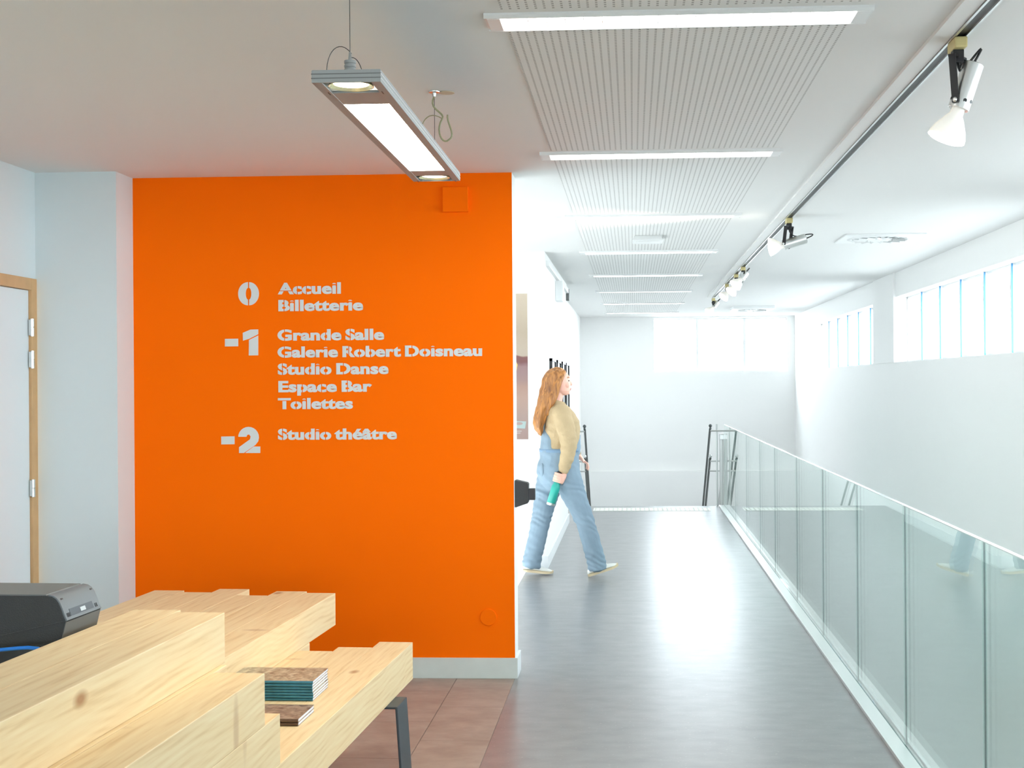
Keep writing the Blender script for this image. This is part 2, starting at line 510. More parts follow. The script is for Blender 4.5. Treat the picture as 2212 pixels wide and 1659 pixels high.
# ---------------- ceiling
ce = struct(box('ceiling', XDL - 0.3, XR + 0.3, YF - 0.3, YB + 0.3, CZ, CZ + 0.25, CEIL))
XP0, XP1 = -0.385, 0.68
LY = [onz(1465, y, CZ - 0.03).y for y in (57, 342)]
DLY = 2.452
LIGHTY = [LY[0] + DLY * k for k in range(-2, 8)]
for k, ya in enumerate(LIGHTY[:-1]):
    bm = bmesh.new(); bbox(bm, XP0, XP1, ya + 0.13, ya + DLY - 0.13, CZ - 0.003, CZ + 0.001)
    obj('perforated_panel', bm, PERF, ce)
# raised plaster band beside the lighting track
XTK = onz(2068, 75, CZ).x
struct(box('trim_2', XTK - 0.085, XTK - 0.024, YF, YS + 0.4, CZ - 0.014, CZ - 0.0002, CEIL))

# ---------------- orange partition
wo = struct(box('wall_front', XOL, XOR, YO, YO + 0.20, 0, CZ + 0.001, [ORANGE, WHITE]))
for p in wo.data.polygons:
    p.material_index = 0 if p.normal.y < -0.5 else 1
bo = struct(box('baseboard_front', XOL, XOR + 0.014, YO - 0.014, YO - 0.0005, 0, 0.108, BASEB, bev=0.002))
struct(box('baseboard_end', XOR + 0.0005, XOR + 0.014, YO, YO + 0.214, 0, 0.108, BASEW, bev=0.002))
# column + left wall + door
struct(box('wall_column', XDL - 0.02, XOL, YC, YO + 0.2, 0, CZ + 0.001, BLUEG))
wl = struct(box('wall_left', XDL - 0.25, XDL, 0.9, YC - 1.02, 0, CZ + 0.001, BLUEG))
DZ = 2.115
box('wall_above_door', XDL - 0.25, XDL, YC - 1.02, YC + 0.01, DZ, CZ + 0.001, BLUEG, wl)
d1 = thing('door_1', None, None, (XDL, YC - 0.01, 0)); struct(d1)
bm = bmesh.new(); bbox(bm, -0.12, 0.012, -0.062, 0.0, 0, DZ, 0.003); obj('door_jamb', bm, OAK, d1)
bm = bmesh.new(); bbox(bm, -0.12, 0.012, -1.0, -0.94, 0, DZ, 0.003); obj('door_jamb', bm, OAK, d1)
bm = bmesh.new(); bbox(bm, -0.12, 0.012, -0.94, -0.062, DZ - 0.06, DZ, 0.003); obj('door_head', bm, OAK, d1)
bm = bmesh.new(); bbox(bm, -0.05, -0.004, -0.938, -0.064, 0.008, DZ - 0.063, 0.002); lf = obj('door_leaf', bm, DOORW, d1)
for py in (706, 776, 1058):
    z = onx(46, py, XDL).z
    bm = bmesh.new(); lathe(bm, (0.014, -0.063, z - 0.045), (0, 0, 1), [(0, .010), (.044, .010), (.045, .006), (.047, .006), (.048, .010), (.09, .010)], 12)
    bbox(bm, 0.0, 0.014, -0.075, -0.05, z - 0.04, z + 0.04)
    obj('hinge', bm, STEEL, d1, smooth=False)
# ---------------- corridor left side
struct(box('wall_corridor_left', XDL, XC, YL, YS - 2.0, -0.3, CZ + 0.001, WHITE))
struct(box('wall_corridor_far_left', XDL, XC2, YS - 2.0, YB, -3.4, CZ + 0.001, WHITE))
struct(box('wall_lobby_left', XDL - 0.25, XDL, YO + 0.2, YL, 0, CZ + 0.001, WHITE))
struct(box('baseboard_left', XDL, XC + 0.014, YL - 0.014, YL - 0.0005, 0, 0.10, BASEW, bev=0.002))
struct(box('baseboard_corridor_left', XC + 0.0005, XC + 0.014, YL, YS - 2.0, 0, 0.10, BASEW, bev=0.002))
# ---------------- right wall with clerestory windows
ZS, ZH = 1.752, 2.42
wr = struct(box('wall_right', XR, XR + 0.3, YF, YB, -2.62, ZS, WHITE))
box('wall_foot', XR, XR + 0.3, YF, YB, -3.4, -2.9, WHITE, wr)
lwin = thing('window_7', None, None, (XR + 0.12, 0, -2.9)); struct(lwin)  # unseen window band added low down to brighten the stairwell void
for k in range(9):
    a, b = YF + k * 3.0, YF + (k + 1) * 3.0
    bm = bmesh.new(); bbox(bm, 0.02, 0.028, a + 0.1, b - 0.1, 0.0, 0.28); obj('pane', bm, GLASSW, lwin)
    bm = bmesh.new(); bbox(bm, -0.12, 0.18, a - 0.1, a + 0.1, 0.0, 0.28); obj('mullion', bm, WHITE, lwin)
portal('daylight_portal', (XR + 0.32, (YF + YB) / 2, -2.76), (0, PI / 2, 0), 0.28, YB - YF)
box('lintel', XR, XR + 0.3, YF, YB, ZH, CZ + 0.001, WHITE, wr)
groups = [(15.30, 20.4), (8.62, 14.10), (2.7, 7.45)]
edges = [YB] + [v for g in groups for v in (g[1], g[0])] + [YF]
for k in range(0, len(edges), 2):
    o = box('pillar', XR - (0.02 if 0 < k < 6 else 0), XR + 0.3, edges[k + 1], edges[k], ZS - 0.001, ZH + (0.25 if 0 < k < 6 else 0.001), WHITE, wr)
for gi, (ya, yb) in enumerate(groups):
    w = thing('window_%d' % (gi + 1), None, None, (XR + 0.12, ya, ZS)); struct(w)
    n = max(1, round((yb - ya) / 0.785)); dy = (yb - ya) / n; h = ZH - ZS
    for k in range(n):
        bm = bmesh.new(); bbox(bm, 0.02, 0.028, k * dy + 0.02, (k + 1) * dy - 0.02, 0.02, h - 0.02); obj('pane', bm, GLASSW, w)
        if k: 
            bm = bmesh.new(); bbox(bm, -0.03, 0.05, k * dy - 0.02, k * dy + 0.02, 0, h, 0.002); mu = obj('mullion', bm, WHITEM, w)
            bm = bmesh.new(); bbox(bm, -0.030, -0.016, k * dy - 0.024, k * dy - 0.0202, 0.002, h - 0.002); obj('sky_glint', bm, SKYGLINT, mu)  # thin strip painted as the sky reflection beside each mullion
    bm = bmesh.new(); bbox(bm, 0, 0.05, 0, yb - ya, 0, 0.02); bbox(bm, 0, 0.05, 0, yb - ya, h - 0.02, h)
    bbox(bm, 0, 0.05, 0, 0.02, 0, h); bbox(bm, 0, 0.05, yb - ya - 0.02, yb - ya, 0, h)
    obj('window_frame', bm, WHITEM, w)
    portal('daylight_portal', (XR + 0.32, (ya + yb) / 2, (ZS + ZH) / 2), (0, PI / 2, 0), h, yb - ya)
# ---------------- back wall with windows
BX0, BX1 = ony(1413, 740, YB).x, XR - 0.12
BZ0, BZ1 = ony(1500, 803, YB).z, ony(1500, 687, YB).z
wb = struct(box('wall_back', XC2 - 0.3, BX0, YB, YB + 0.3, -3.4, CZ + 0.001, WHITE))
box('wall_below_window', BX0, XR + 0.3, YB, YB + 0.3, -3.4, BZ0, WHITE, wb)
box('lintel', BX0, XR + 0.3, YB, YB + 0.3, BZ1, CZ + 0.001, WHITE, wb)
box('pillar', BX1, XR + 0.3, YB, YB + 0.3, BZ0, BZ1, WHITE, wb)
w = thing('window_4', None, None, (BX0, YB + 0.1, BZ0)); struct(w)
xs = [0, ony(1507, 740, YB).x - BX0, ony(1609, 740, YB).x - BX0, ony(1702, 740, YB).x - BX0, BX1 - BX0]; h = BZ1 - BZ0
for a, b in zip(xs, xs[1:]):
    if b - a > 0.06:
        bm = bmesh.new(); bbox(bm, a + 0.01, b - 0.01, 0.02, 0.028, 0.01, h - 0.01); obj('pane', bm, GLASSW, w)
for a in xs[1:-1]:
    bm = bmesh.new(); bbox(bm, a - 0.022, a + 0.022, -0.02, 0.05, 0, h, 0.002); obj('mullion', bm, WHITEM, w)
bm = bmesh.new(); bbox(bm, 0, BX1 - BX0, 0, 0.05, 0, 0.02); bbox(bm, 0, BX1 - BX0, 0, 0.05, h - 0.02, h); obj('window_frame', bm, WHITEM, w)
portal('daylight_portal', ((BX0 + BX1) / 2, YB + 0.32, (BZ0 + BZ1) / 2), (-PI / 2, 0, 0), BX1 - BX0, h)
# ledge at floor level on the back wall
zl = ony(1525, 1017, YB - 0.1).z
struct(box('trim_1', XC2, XR, YB - 0.10, YB - 0.001, -3.4, zl, WHITE, bev=0.004))
# ---------------- wall behind the camera with a glazed front
wf = struct(box('wall_rear', XDL - 0.25, XR + 0.3, YF - 0.25, YF, -3.4, 1.0, WHITE))
box('lintel', XDL - 0.25, XR + 0.3, YF - 0.25, YF, 1.95, CZ + 0.001, WHITE, wf)
w = thing('window_5', None, None, (XDL, YF - 0.12, 1.0)); struct(w)
for k in range(4):
    a = k * (XR - XDL) / 4; b = (k + 1) * (XR - XDL) / 4
    bm = bmesh.new(); bbox(bm, a + 0.03, b - 0.03, -0.004, 0.004, 0.0, 0.95); obj('pane', bm, GLASSW, w)
    bm = bmesh.new(); bbox(bm, a - 0.03, a + 0.03, -0.04, 0.04, 0.0, 0.95); obj('mullion', bm, WHITEM, w)
portal('daylight_portal', ((XDL + XR) / 2, YF - 0.28, 1.475), (PI / 2, 0, 0), XR - XDL, 0.95)
# unseen window added on the left, behind the camera, for fill light
WY0, WY1, WZ0, WZ1 = -3.6, -1.6, 0.95, 2.2
for z0_, z1_ in ((-0.3, WZ0), (WZ1, CZ + 0.001)):
    box('wall_panel', XDL - 0.25, XDL, YF, 0.9, z0_, z1_, WHITE, wl)
box('wall_panel', XDL - 0.25, XDL, YF, WY0, WZ0, WZ1, WHITE, wl)
box('wall_panel', XDL - 0.25, XDL, WY1, 0.9, WZ0, WZ1, WHITE, wl)
w = thing('window_6', None, None, (XDL - 0.12, WY0, WZ0)); struct(w)
for k in range(3):
    a = k * (WY1 - WY0) / 3; b = (k + 1) * (WY1 - WY0) / 3
    bm = bmesh.new(); bbox(bm, -0.004, 0.004, a + 0.03, b - 0.03, 0.02, WZ1 - WZ0); obj('pane', bm, GLASSW, w)
    bm = bmesh.new(); bbox(bm, -0.04, 0.04, a - 0.03, a + 0.03, 0.0, WZ1 - WZ0); obj('mullion', bm, WHITEM, w)
portal('daylight_portal', (XDL - 0.3, (WY0 + WY1) / 2, (WZ0 + WZ1) / 2), (0, -PI / 2, 0), WZ1 - WZ0, WY1 - WY0)
# ---------------- stairwell void
struct(box('floor_lower', XDL, XR, YF, YB, -3.6, -3.4, STAIRM))
struct(box('wall_stairwell_left', XG - 0.12, XG + 0.03, YF, YS, -3.4, -0.3, WHITE))
st = thing('floor_stairs', None, None, (0, YS, 0)); struct(st)
nst = 19
for k in range(nst):
    bm = bmesh.new(); bbox(bm, XC2, XG + 0.03, k * 0.28, (k + 1) * 0.28 + 0.02, -3.4, -0.175 * (k + 1), 0.0); obj('step', bm, STAIRM, st)

# ------------------------------------------------------------------ furniture and fittings
# ---------------- stepped reception desk of stacked pine beams
BD = math.atan((1500 - PPX) / FPX) - math.atan((1367 - PPX) / FPX)      # the desk is turned a little to the right
BS = 0.14
desk = thing('beam_desk', 'stepped reception desk of stacked pale pine beams on steel legs', 'desk', (0, 0, 0), -BD)
DM = Matrix.Rotation(-BD, 3, 'Z'); DI = DM.inverted()


def dl(px, py, z): return DI @ onz(px, py, z)


Z1, Z2, Z3, Z4 = 0.50, 0.64, 0.78, 0.92       # tops of the four courses


def beam(x1, yfar, z1, z0, ynear=1.0, dz=0.0, w=BS):
    bm = bmesh.new(); bbox(bm, -w / 2 + 0.0006, w / 2 - 0.0006, ynear - yfar, 0, 0, z1 - z0, 0.0025)
    o = obj('beam', bm, WOOD, desk, loc=(x1 - w / 2, yfar, z0 + dz))
    return o


l3 = dl(892, 1387, Z1)
XB = l3.x                                       # flush right face of the desk
yL = [l3.y, dl(780, 1398, Z1).y, dl(693, 1406, Z1).y, dl(650, 1388, Z1).y, 5.35, 5.3, 5.35, 5.4, 5.3]
for k, y in enumerate(yL): beam(XB - k * BS, y, Z1, Z1 - 0.15, 1.0)
u6 = dl(725, 1281, Z2)
yU = [u6.y, dl(625, 1277, Z2).y, dl(553, 1286, Z2).y, dl(500, 1272, Z2).y, dl(415, 1279, Z2).y, dl(347, 1275, Z2).y]
for k, y in enumerate(yU): beam(u6.x - k * BS, y, Z2, Z1, 1.0, dz=0.0)
c0 = dl(612, 1541, Z2); b0 = dl(571, 1454, Z3); a0 = dl(486, 1323, Z4)
nC = int(round((XB - u6.x) / BS))
for k in range(nC): beam(XB - k * BS, c0.y - 0.05 * k, Z2, Z1, 1.0, w=min(BS, (XB - u6.x) / nC))
for k in range(8): beam(XB - k * BS, b0.y + (0.0 if k == 0 else 0.1), Z3, Z2, 1.0)
ya2 = dl(340, 1317, Z4).y
beam(a0.x, a0.y, Z4, Z3, 1.0); beam(a0.x - BS, ya2, Z4, Z3, 1.0)
lp = dl(862, 1516, Z1 - 0.15)
for yl in (lp.y, lp.y - 2.6):
    bm = bmesh.new()
    zt = Z1 - 0.15; xa, xb = lp.x - 1.05, lp.x + 0.012
    bbox(bm, xb - 0.10, xb, yl - 0.085, yl + 0.085, zt - 0.009, zt - 0.0002, 0.003)
    obj('leg_bar', bm, SLATE, desk)
    for xx, sgn in ((xb, 1), (xa, -1)):
        bm = bmesh.new()
        for v in bbox(bm, xx - 0.009, xx, yl - 0.085, yl + 0.085, 0.0, zt - 0.0003, 0.003): v.co.x += sgn * 0.022 * (1 - v.co.z / zt)
        obj('leg', bm, SLATE, desk)

# ---------------- printer on the desk
pn = dl(141, 1342, 0.937); PYN = 3.50
q = lambda px, py: (DI @ ony(px, py, PYN))
prof_px = [(141, 1343), (137, 1335), (131, 1318), (125, 1304), (118, 1295), (110, 1290), (99, 1288)]
prof = [(q(*p).x, q(*p).z) for p in prof_px]
xr_, zmid = prof[0]; ztop = prof[-1][1]
zb = Z3
pr = thing('printer', 'black desktop printer with rounded silver side standing on the beam desk', 'printer', (0, 0, 0), -BD)
PL0, PL1 = q(141, 1342).y, q(141, 1342).y * 1.062
xl_ = xr_ - 0.42
body = prof + [(xl_ + 0.03, ztop - 0.002), (xl_, ztop - 0.03), (xl_, zb + 0.012), (xr_ - 0.03, zb + 0.012), (xr_ - 0.012, zmid - 0.045)]
bm = bmesh.new(); prism(bm, body, 'y', PL0, PL1)
o = obj('body', bm, DGREY, pr)
shell = [(x + 0.0035, z + 0.0025) for x, z in prof]
bm = bmesh.new(); prism(bm, shell + [(shell[-1][0], shell[-1][1] - 0.01)] + [(x - 0.012, z - 0.006) for x, z in prof[::-1][1:]], 'y', PL0 + 0.004, PL1 - 0.002)
sh = smooth_angle(obj('side_cover', bm, SILVERP, pr), 40)
lo = [(xr_ + 0.001, zmid - 0.002), (xr_ - 0.010, zmid - 0.045), (xr_ - 0.02, zmid - 0.045), (xr_ - 0.02, zmid - 0.002)]
bm = bmesh.new(); prism(bm, lo, 'y', PL0 + 0.003, PL1 - 0.002); obj('lower_panel', bm, GREYP, pr)
bm = bmesh.new(); prism(bm, [(prof[-1][0] - 0.002, ztop - 0.001), (xl_ + 0.04, ztop - 0.003), (xl_ + 0.04, ztop + 0.003), (prof[-1][0] - 0.004, ztop + 0.003)], 'y', PL0 + 0.006, PL1 - 0.004)
obj('lid', bm, GREYP, pr)
# nameplate on the sloping silver side
def onshell(t, yy, off):
    i = min(int(t), len(shell) - 2); f = t - i
    a, b = V(shell[i]), V(shell[i + 1]); p = a.lerp(b, f); n = V((b - a).yx); n = V((-(b - a).y, (b - a).x)); n = -n.normalized()
    if n.x < 0: n = -n
    return V((p.x + n.x * off, yy, p.y + n.y * off))
def patch(name, t0, t1, f0, f1, m, off=0.0012, par=None):
    bm = bmesh.new(); y0 = PL0 + (PL1 - PL0) * f0; y1 = PL0 + (PL1 - PL0) * f1
    ts = [t0 + (t1 - t0) * k / 4 for k in range(5)]
    A = [[bm.verts.new(onshell(t, y, o_)) for t in ts] for y, o_ in ((y0, off), (y1, off), (y1, -0.001), (y0, -0.001))]
    for r in range(4):
        for k in range(4): bm.faces.new((A[r][k], A[r][k + 1], A[(r + 1) % 4][k + 1], A[(r + 1) % 4][k]))
    bm.faces.new([A[r][0] for r in range(4)]); bm.faces.new([A[r][-1] for r in range(4)][::-1])
    return obj(name, bm, m, par or pr)
npl = patch('nameplate', 0.75, 1.75, 0.16, 0.80, mat('pewter_plate', (0.075, 0.09, 0.105), 0.6))
patch('logo', 0.98, 1.5, 0.44, 0.58, mat('pale_logo', (0.5, 0.55, 0.58), 0.6), 0.002, npl)
for f0, f1 in ((0.07, 0.085), (0.10, 0.115), (0.13, 0.145), (0.86, 0.875), (0.90, 0.915)):
    patch('print_mark', 0.7, 1.35, f0, f1, BLACK, 0.0014, npl)
for f0 in (0.08, 0.90): patch('screw', 3.4, 3.7, f0, f0 + 0.05, BLACK)
bm = bmesh.new()
prism(bm, [(xl_ + 0.001, zb + 0.06), (xr_ - 0.002, zmid + 0.002), (xr_ - 0.002, zmid - 0.001), (xl_ + 0.001, zb + 0.057)], 'y', PL0 - 0.002, PL0 + 0.001)
obj('seam', bm, BLACK, pr)
for xx in (xl_ + 0.04, xr_ - 0.07):
    for yy in (PL0 + 0.03, PL1 - 0.03):
        bm = bmesh.new(); lathe(bm, (xx, yy, zb), (0, 0, 1), [(0, .010), (.013, .012)], 12); obj('foot', bm, BLACK, pr)
# blue cable
YQ = PYN - 0.10
pts = [ony(x, y, YQ) for x, y in ((-260, 1432), (-120, 1412), (-40, 1405), (0, 1404), (30, 1401), (60, 1399), (82, 1401), (110, 1412), (140, 1440))]
pts = [V(p) for p in pts] + [V((pts[-1].x + 0.01, pts[-1].y - 0.01, Z3 + 0.006))]
pts = [V((pts[0].x - 0.08, pts[0].y, Z3 + 0.006))] + pts
bm = bmesh.new(); tube(bm, pts, 0.0048, 8)
tag(obj('network_cable', bm, BLUE, None, smooth=True), 'bright blue cable looping in front of the black printer', 'cable')

# ---------------- booklets lying on the lowest bench step
COVER1 = mat_strand('photo_cover', (0.16, 0.11, 0.06), (0.55, 0.48, 0.33), (45, 30, 1), 0.35, 0.05)
COVER2 = mat_strand('brown_photo_cover', (0.10, 0.065, 0.045), (0.40, 0.32, 0.23), (40, 40, 1), 0.35, 0.05)
TEAL = mat('teal_spine', (0.045, 0.20, 0.28), 0.4, var=0.45, vscale=40)
PAPER = mat('white_page_edges', (0.80, 0.80, 0.86), 0.7)
BROWN = mat('brown_spine', (0.12, 0.07, 0.045), 0.4, var=0.4, vscale=50)


def booklet(lab, grp, loc, rz, w, d, t, cover, spine):
    """local: x to the right edge, y away; spine along the near long edge"""
    b = thing('booklet', lab, 'booklet', loc, rz, grp)
    bm = bmesh.new(); bbox(bm, -w + 0.002, -0.002, 0.003, d - 0.002, 0.001, t - 0.001); obj('pages', bm, PAPER, b)
    bm = bmesh.new(); bbox(bm, -w, 0, 0.004, d, t - 0.001, t); obj('front_cover', bm, cover, b)
    bm = bmesh.new(); bbox(bm, -w, 0, 0.004, d, 0, 0.001); obj('back_cover', bm, cover, b)
    bm = bmesh.new()
    prism(bm, [(0.004, 0), (0.0, t * 0.15), (-0.0015, t * 0.5), (0.0, t * 0.85), (0.004, t)], 'x', -w, 0)
    obj('spine', bm, spine, b)
    return b


k0 = onz(676, 1515, Z1)
tb = 0.0095
for k in range(7):
    j = random.uniform(-0.002, 0.002)
    booklet('booklet with teal spine, %s of the taller pile on the bench' % ['bottom one', 'second from the bottom', 'third from the bottom', 'middle one', 'third from the top', 'second from the top', 'topmost'][k],
            'booklets with teal spines', (k0.x + j, k0.y + random.uniform(-0.0012, 0.0012), Z1 + k * tb), -0.02, 0.30, 0.215, tb, COVER1, TEAL)
k1 = onz(644, 1569, Z1)
for k in range(2):
    booklet('booklet with brown photo cover, %s of the low pile before the teal ones' % ['lower', 'upper'][k], 'brown booklets', (k1.x, k1.y, Z1 + k * 0.011), -0.03, 0.25, 0.19, 0.011, COVER2, BROWN)

# ---------------- lettering on the orange wall
def font_islands(text, offset):
    cu = bpy.data.curves.new('t', 'FONT'); cu.body = text; cu.offset = offset; cu.space_character = 1.0 + offset * 1.35; cu.resolution_u = 4
    cu.space_word = 0.62
    ob = bpy.data.objects.new('t', cu); COL.objects.link(ob)
    dg = bpy.context.evaluated_depsgraph_get()
    me = bpy.data.meshes.new_from_object(ob.evaluated_get(dg))
    bpy.data.objects.remove(ob); bpy.data.curves.remove(cu)
    bm = bmesh.new(); bm.from_mesh(me); bpy.data.meshes.remove(me)
    bmesh.ops.remove_doubles(bm, verts=bm.verts[:], dist=1e-5)
    seen, isl = set(), []
    for f in bm.faces:
        if f in seen: continue
        st_, comp = [f], []
        seen.add(f)
        while st_:
            g = st_.pop(); comp.append(g)
            for e in g.edges:
                for h_ in e.link_faces:
                    if h_ not in seen: seen.add(h_); st_.append(h_)
        vs = {v for g in comp for v in g.verts}
        idx = {v: i for i, v in enumerate(vs)}
        isl.append([min(v.co.x for v in vs), max(v.co.x for v in vs), [v.co.xy.copy() for v in vs], [[idx[v] for v in g.verts] for g in comp]])
    bm.free()
    isl.sort(key=lambda i: i[0])
    out = []
    for i in isl:
        if out:
            o = out[-1]; ov = min(o[1], i[1]) - max(o[0], i[0])
            if ov > 0.45 * min(o[1] - o[0], i[1] - i[0]):
                n = len(o[2]); o[2] += i[2]; o[3] += [[k + n for k in f] for f in i[3]]; o[0] = min(o[0], i[0]); o[1] = max(o[1], i[1]); continue
        out.append([i[0], i[1], list(i[2]), list(i[3])])
    return out


VS, HS = set('cGSodbBDRp0'), set('ATi')


def cut(bm, co, no, half):
    for s in (-1, 1):
        bmesh.ops.bisect_plane(bm, geom=bm.verts[:] + bm.edges[:] + bm.faces[:], plane_co=V(co) + V(no) * half * s, plane_no=V(no), dist=1e-6)
    kill = [f for f in bm.faces if abs((f.calc_center_median() - V(co)).dot(V(no))) < half]
    bmesh.ops.delete(bm, geom=kill, context='FACES')


def lettering(text, pxl, pxr, pcap, pbase, label):
    chars = [c for c in text if c != ' ']
    isl = font_islands(text, 0.036)
    x0, x1 = min(i[0] for i in isl), max(i[1] for i in isl)
    ys = [p.y for p in isl[0][2]]; base, cap = min(ys), max(ys)
    pl, prr = ony(pxl, pbase, YO), ony(pxr, pbase, YO)
    zc, zb_ = ony(pxl, pcap, YO).z, ony(pxl, pbase, YO).z
    sx, sy = (prr.x - pl.x) / (x1 - x0), (zc - zb_) / (cap - base)
    t = thing('wall_lettering', label, 'lettering', (pl.x, YO, zb_), 0, 'lines of the floor directory')
    for i, g in enumerate(isl):
        bm = bmesh.new()
        for sh, yo in ((-0.013, 0.0), (0.0, -0.0004), (0.013, -0.0008)):
            vs = [bm.verts.new(((p.x + sh - x0) * sx, yo, (p.y - base) * sy)) for p in g[2]]
            for f in g[3]:
                try: bm.faces.new([vs[k] for k in f])
                except ValueError: pass
        c = chars[i] if i < len(chars) and len(isl) == len(chars) else 'o'
        gx0, gx1 = (g[0] - x0) * sx, (g[1] - x0) * sx
        hh = zc - zb_
        if c in VS: cut(bm, ((gx0 + gx1) / 2, 0, 0), (1, 0, 0), 0.0022)
        elif c in HS: cut(bm, (0, 0, {'A': .3, 'e': .36, 'a': .40, 't': .56, 'T': .76, 'r': .5, 'E': .5, 'i': .80, 'é': .36, 'â': .40}[c] * hh), (0, 0, 1), 0.0034 if c == 'i' else 0.0018)
        r = bmesh.ops.extrude_face_region(bm, geom=bm.faces[:])
        for v in [e for e in r['geom'] if isinstance(e, bmesh.types.BMVert)]: v.co.y -= 0.0015
        obj('letter', bm, LETTER, t)
    return t


for txt, a, b, c, d, where in (
        ('Accueil', 600.7, 736, 611, 636, 'top line'), ('Billetterie', 602, 784, 648, 672.5, 'second line'),
        ('Grande Salle', 600, 829.5, 711.7, 736.5, 'beside the minus one'), ('Galerie Robert Doisneau', 600, 1041, 748.5, 773, 'longest line'),
        ('Studio Danse', 600.7, 839, 785, 810, 'below the longest line'), ('Espace Bar', 602, 803, 823, 847.5, 'above Toilettes'),
        ('Toilettes', 601, 762, 860, 884, 'below Espace Bar'), ('Studio théâtre', 601, 857, 926, 950.5, 'lowest line')):
    lettering(txt, a, b, c, d, 'pale lettering reading %s on the orange wall, %s' % (txt, where))


def numeral(name, label, shapes):
    """shapes: lists of pixel outlines (outer, optional inner ring pairs)"""
    t = thing('floor_number', label, 'number', ony(515, 768, YO), 0, 'floor numbers')
    base = V(t.location)
    for kind, pts_ in shapes:
        bm = bmesh.new()
        if kind == 'ring':
            (o1, i1) = pts_
            A = [ony(x, y, YO) - base for x, y in o1]; B = [ony(x, y, YO) - base for x, y in i1]
            n = len(A)
            for yy in (0, -0.0015):
                pass
            ra = [[bm.verts.new(p + V((0, yy, 0))) for p in A] for yy in (0, -0.0015)]
            rb = [[bm.verts.new(p + V((0, yy, 0))) for p in B] for yy in (0, -0.0015)]
            for k in range(n - 1):
                bm.faces.new((ra[1][k], ra[1][k + 1], rb[1][k + 1], rb[1][k]))
                bm.faces.new((ra[0][k], ra[0][k + 1], ra[1][k + 1], ra[1][k]))
                bm.faces.new((rb[0][k], rb[0][k + 1], rb[1][k + 1], rb[1][k]))
            for k in (0, n - 1): bm.faces.new((ra[0][k], ra[1][k], rb[1][k], rb[0][k]))
        else:
            P = [ony(x, y, YO) - base for x, y in pts_]
            prism(bm, [(p.x, p.z) for p in P], 'y', -0.0015, 0)
        obj('stroke', bm, LETTER, t)
    return t


def half_ring(cx, cy, rx, ry, ix, iy, side):
    e = 1.2
    o = [(cx + side * (e + (rx - e) * math.sin(PI * k / 24)), cy - ry * math.cos(PI * k / 24)) for k in range(25)]
    i = [(cx + side * (e + (ix - e) * math.sin(PI * k / 24)), cy - iy * math.cos(PI * k / 24)) for k in range(25)]
    return ('ring', (o, i))


numeral('0', 'pale zero beside Accueil on the orange wall', [half_ring(537, 634.5, 22.5, 25, 6, 12.5, 1), half_ring(537, 634.5, 22.5, 25, 6, 12.5, -1)])
numeral('-1', 'pale minus one beside Grande Salle on the orange wall', [
    ('p', [(486, 732), (514.7, 731.5), (514.7, 748), (486, 748.5)]),
    ('p', [(524.5, 719), (541, 712), (558, 711.5), (558, 722), (538, 732), (525, 736)]),
    ('p', [(538, 734.5), (558, 724.5), (558, 767.5), (537.5, 768)])])
two_o = [(537 + 22.5 * math.cos(a), 945 - 23 * math.sin(a)) for a in [PI - PI * k / 12 * 1.0 for k in range(13)]]
numeral('-2', 'pale minus two beside Studio théâtre on the orange wall', [
    ('p', [(478, 943), (506.8, 942.5), (506.8, 959.5), (478, 960)]),
    ('p', [(515, 943.5)] + two_o[1:] + [(558, 953), (552, 961), (527, 978.5), (516.5, 978.5), (516.5, 966), (540, 949), (541.5, 943), (538.5, 938.5), (534, 939.5), (532.5, 943.5)]),
    ('p', [(529.5, 978.5), (543, 968.5), (548, 964.5), (562.3, 964.5), (562.3, 978.5)])])

# ---------------- painted cover plates on the orange wall
pa, pb = ony(957, 459, YO), ony(1012, 404, YO)
bm = bmesh.new(); bbox(bm, pa.x, pb.x, YO - 0.022, YO - 0.0003, pa.z, pb.z, 0.003)
tag(obj('cover_plate', bm, ORANGE), 'square cover box painted orange near the wall top under the pendant light', 'cover plate')
pc = ony(1055, 1333, YO)
bm = bmesh.new(); lathe(bm, (pc.x, YO - 0.0003, pc.z), (0, -1, 0), [(0, .044), (.004, .044), (.006, .042), (.0065, .0)], 40, True, False)
tag(obj('blanking_cover', bm, ORANGE), 'round cover disc painted orange low on the wall right side', 'cover plate')

# ---------------- card terminal on the end of the orange partition
YT = YO + 0.07
a_, b_, c_, d_ = ony(1111.5, 1036, YT), ony(1142, 1043, YT), ony(1142, 1086, YT), ony(1111.5, 1096, YT)
tm = thing('card_terminal', 'black wedge-shaped terminal fixed to the end of the orange partition', 'terminal', (0, 0, 0))
bm = bmesh.new(); prism(bm, [(XOR + 0.0005, a_.z), (b_.x, b_.z), (c_.x, c_.z), (XOR + 0.0005, d_.z)], 'y', YT - 0.03, YT + 0.05)
bmesh.ops.bevel(bm, geom=bm.edges[:], offset=0.004, segments=2, affect='EDGES')
obj('housing', bm, BLACK, tm)
e_, f_ = ony(1142, 1080, YT), ony(1156, 1055, YT)
bm = bmesh.new(); bbox(bm, e_.x - 0.003, f_.x, YT - 0.012, YT + 0.025, e_.z, f_.z, 0.003); obj('knob', bm, BLACKM, tm)
for fz in (0.33, 0.68):
    zz = d_.z + (a_.z - d_.z) * fz
    bm = bmesh.new(); bbox(bm, XOR + 0.004, b_.x - 0.004, YT - 0.0308, YT - 0.029, zz - 0.001, zz + 0.001); obj('seam', bm, DGREY, tm)

